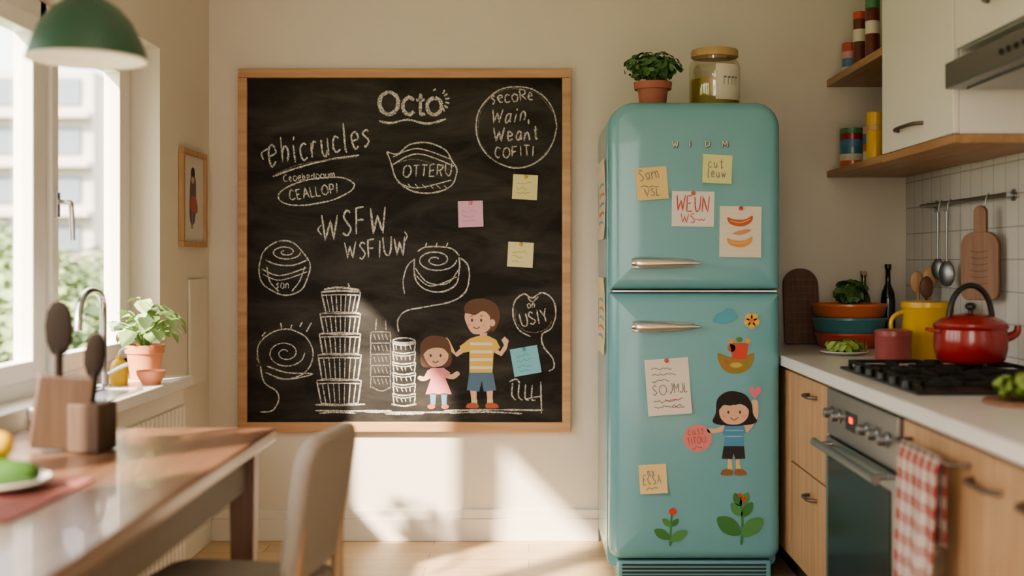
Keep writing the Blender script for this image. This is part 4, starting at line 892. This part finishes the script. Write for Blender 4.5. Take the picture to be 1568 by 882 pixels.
k2.data.transform(Matrix.Translation((-1.045, 2.93, TZ+.0015)) @ Matrix.Rotation(math.radians(-8), 4, 'Z'))
ks = [kb, k2]
def spat(x, y, z, dx, dy, L, hw, hh, m):
    s = tube('spatula_handle', [(x, y, z), (x+dx, y+dy, z+L)], .009, m, smooth=False)
    h = lathe('spatula_head', [(0, -1), (.55, -.85), (.9, -.45), (1, .1), (.85, .6), (.5, .9), (0, 1)], (0, 0, 0), m, 24)
    h.data.transform(Matrix.Translation((x+dx, y+dy, z+L+hh*.7)) @ Matrix.Rotation(math.atan2(dx, L), 4, 'Y') @ Matrix.Diagonal((hw, .008, hh, 1)))
    return [s, h]
dm = mat('utensil_dark', (.014, .010, .008), .8, spec=.1)
ks += spat(-1.12, 2.92, TZ+.12, .0, 0, .125, .034, .068, dm)+spat(-1.05, 2.93, TZ+.08, .012, 0, .11, .027, .055, dm)
group('utensil_block', ks)
box('placemat', -1.34, -.90, 2.12, 2.54, TZ+.0005, TZ+.004, M['mat_red'], .001)
pz = TZ+.0045
fr_ = [lathe('plate', [(0, 0), (.07, 0), (.115, .02), (.112, .024), (.07, .006), (0, .006)], (-1.06, 2.41, pz), M['plate'])]
for (dx, dy, dz, an, m, L, r) in ((.02, -.04, .037, 15, M['cucumber'], .09, .028), (-.03, .0, .037, 8, M['cucumber'], .09, .028), (-.02, .05, .032, -10, M['cucumber'], .08, .022), (.0, .01, .085, 20, M['lemon'], .04, .028)):
    h = lathe('vegetable', [(0, -1), (.5, -.93), (.85, -.7), (1, -.3), (1, .3), (.85, .7), (.5, .93), (0, 1)], (0, 0, 0), m, 24)
    h.data.transform(Matrix.Translation((-1.06+dx, 2.41+dy, pz+dz)) @ Matrix.Rotation(math.radians(an), 4, 'Z') @ RY @ Matrix.Diagonal((r, r, L, 1))); fr_.append(h)
group('vegetable_plate', fr_)

# ================================================================== CHAIR
cb = slab('backrest', -.185, .185, 0, .33, -.018, .018, .07, .05, .014, M['chairfab'], 8, backer=.014)
for v in cb.data.vertices: v.co.y += .4*v.co.x**2
cb.data.transform(Matrix.Translation((0, -.21, .49)) @ Matrix.Rotation(math.radians(9), 4, 'X'))
cs = slab('seat', -.20, .20, -.21, .21, 0, .055, .07, .05, .018, M['chairfab'], 8, backer=.01)
cs.data.transform(Matrix.Translation((0, 0, .46)) @ Matrix.Rotation(math.radians(-90), 4, 'X'))
cl = []
for sx in (-1, 1):
    cl.append(tube('rear_leg', [(sx*.150, -.228, .62), (sx*.16, -.20, .43), (sx*.18, -.245, 0.004)], .016, M['chairwood'], radii=[.8, 1.1, .7]))
    cl.append(tube('front_leg', [(sx*.165, .15, .43), (sx*.185, .19, 0.004)], .016, M['chairwood'], smooth=False, radii=[1.1, .7]))
cl.append(tube('rail', [(-.16, -.18, .395), (.16, -.18, .395)], .012, M['chairwood'], smooth=False)); cl.append(tube('rail', [(-.165, .15, .395), (.165, .15, .395)], .012, M['chairwood'], smooth=False))
for o in [cb, cs]+cl: o.data.transform(Matrix.Translation((-.705, 2.86, 0)) @ Matrix.Rotation(math.radians(82), 4, 'Z'))
group('dining_chair', [cb, cs]+cl)

# ================================================================== PENDANT LAMP
lx, ly, lz = -1.01, 2.80, 1.665
shp = [(.131, 0), (.133, .004), (.128, .022), (.118, .05), (.100, .085), (.075, .115), (.048, .135), (.03, .145), (.028, .19), (.012, .2)]
s1 = lathe('shade', shp, (lx, ly, lz), M['lampgreen'], 48)
s2 = lathe('shade_lining', [(r-.003, z+.001) for r, z in shp[:-2]]+[(0, .142)], (lx, ly, lz), M['lampwhite'], 48)
s3 = lathe('bulb', [(0, .02), (.02, .026), (.03, .045), (.03, .06), (.018, .085), (.014, .12), (0, .12)], (lx, ly, lz), M['bulb'])
s4 = tube('cord', [(lx, ly, lz+.19), (lx, ly, ZC-.02)], .003, M['black'], smooth=False); s5 = cyl('canopy', (lx, ly, ZC-.025), .05, .025, M['lampgreen'])
s6 = lathe('rim', [(.131, -.003), (.136, 0), (.131, .004), (.127, 0), (.131, -.003)], (lx, ly, lz), M['lampwhite'], 48)
group('pendant_lamp', [s1, s2, s3, s4, s5, s6])

# ================================================================== OUTSIDE
box('ground', -60, XL-.3, -30, 80, -.6, -.5, M['grass'])
def building(name, x0, x1, y0, y1, h, m, nx, nz):
    b = box('facade', x0, x1, y0, y1, -.5, h, m)
    w = (x1-x0)/nx; hz = (h)/nz; L = []; Bc = []
    for i in range(nx):
        for k in range(nz): L.append((x0+w*(i+.22), x0+w*(i+.78), y0-.05, y0+.05, hz*k+.3*hz, hz*k+.85*hz))
    for k in range(nz): Bc.append((x0, x1, y0-.35, y0, hz*k+.02, hz*k+.14))
    g = boxes('windows', L, M['winglass']); c = boxes('ledges', Bc, M['facade'])
    group(name, [b, g, c])
building('apartment_building', -17, -9.6, 27, 34, 5.4, M['facade'], 6, 5)
building('brick_building', -17.5, -9.0, 40, 46, 6.0, M['facade2'], 7, 5)
def tree(x, y, z, r, seed):
    t = tube('trunk', [(x, y, -.5), (x+.1, y, z)], .09, M['legwood'], smooth=False)
    l = leaves('crown', (x, y, z+.1), (r, r, r*.85), 1800, .10, M['tree'], seed, surface=.6)
    group('garden_tree', [t, l])
for i, (x, y, z, r) in enumerate(((-4.9, 12.5, .0, 1.0), (-6.0, 14.5, .1, 1.1), (-6.8, 17, .2, 1.3), (-8.3, 19.5, .4, 1.4), (-9.8, 22, .5, 1.6), (-7.6, 21, .2, 1.4), (-11.6, 24, .9, 1.7))): tree(x, y, z, r, 20+i)

# ================================================================== LIGHTS
sd = bpy.data.lights.new('sun', 'SUN'); sd.energy = 12.5; sd.angle = math.radians(2.0); sd.color = (1.0, .85, .66)
so = bpy.data.objects.new('sun', sd); COL.objects.link(so); so.location = (-5, -3, 6)
so.rotation_euler = Vector((.838, 1, -.88)).to_track_quat('-Z', 'Y').to_euler()
w = bpy.data.worlds.new('World'); scene.world = w; w.use_nodes = True; nt = w.node_tree; bg = nt.nodes['Background']
sky = nt.nodes.new('ShaderNodeTexSky'); sky.sky_type = 'NISHITA'; sky.sun_disc = False; sky.sun_elevation = math.radians(38); sky.sun_rotation = math.radians(220); sky.dust_density = 3
mx = nt.nodes.new('ShaderNodeMix'); mx.data_type = 'RGBA'; mx.inputs[0].default_value = .65; mx.inputs[7].default_value = (7.6, 7.3, 6.9, 1)
nt.links.new(sky.outputs[0], mx.inputs[6]); nt.links.new(mx.outputs[2], bg.inputs[0]); bg.inputs[1].default_value = .42
def portal(loc, rot, sx, sy):
    l = bpy.data.lights.new('portal', 'AREA'); l.shape = 'RECTANGLE'; l.size = sx; l.size_y = sy; l.cycles.is_portal = True
    o = bpy.data.objects.new('portal', l); COL.objects.link(o); o.location = loc; o.rotation_euler = rot
portal((XL-.19, (WY0+WY1)/2, 1.4), (0, math.radians(-90), 0), 1.2, WY1-WY0)
portal((-.275, YN-.1, 1.15), (math.radians(90), 0, 0), 1.65, 2.3)
cf = [lathe('fill_diffuser', [(0, 0), (.15, .008), (.2, .035), (.2, .05), (0, .05)], (-.2, 1.6, ZC-.055), mat('fill_lamp_glow', (1, .88, .72), .5, emit=7), 40), lathe('ring', [(.2, .01), (.215, .01), (.215, .054), (.2, .054)], (-.2, 1.6, ZC-.055), M['chrome'], 40)]  # unseen glowing fixture, added overhead as fill light for the room
group('added_fill_lamp', cf)

# ================================================================== CAMERA
cd = bpy.data.cameras.new('camera'); cam = bpy.data.objects.new('camera', cd); COL.objects.link(cam)
cam.location = (0, 0, CAMZ); cam.rotation_euler = (math.radians(90), 0, 0)
cd.sensor_width = 36; cd.lens = 1876/1568*36
cd.shift_x = -(810-784)/1568; cd.shift_y = -(441-400)/1568
cd.dof.use_dof = True; cd.dof.focus_distance = 4.85; cd.dof.aperture_fstop = 1.4
cd.clip_start = .05; cd.clip_end = 300
scene.camera = cam
scene.view_settings.view_transform = 'AgX'
scene.view_settings.look = 'AgX - Medium High Contrast'
scene.view_settings.exposure = 0.92
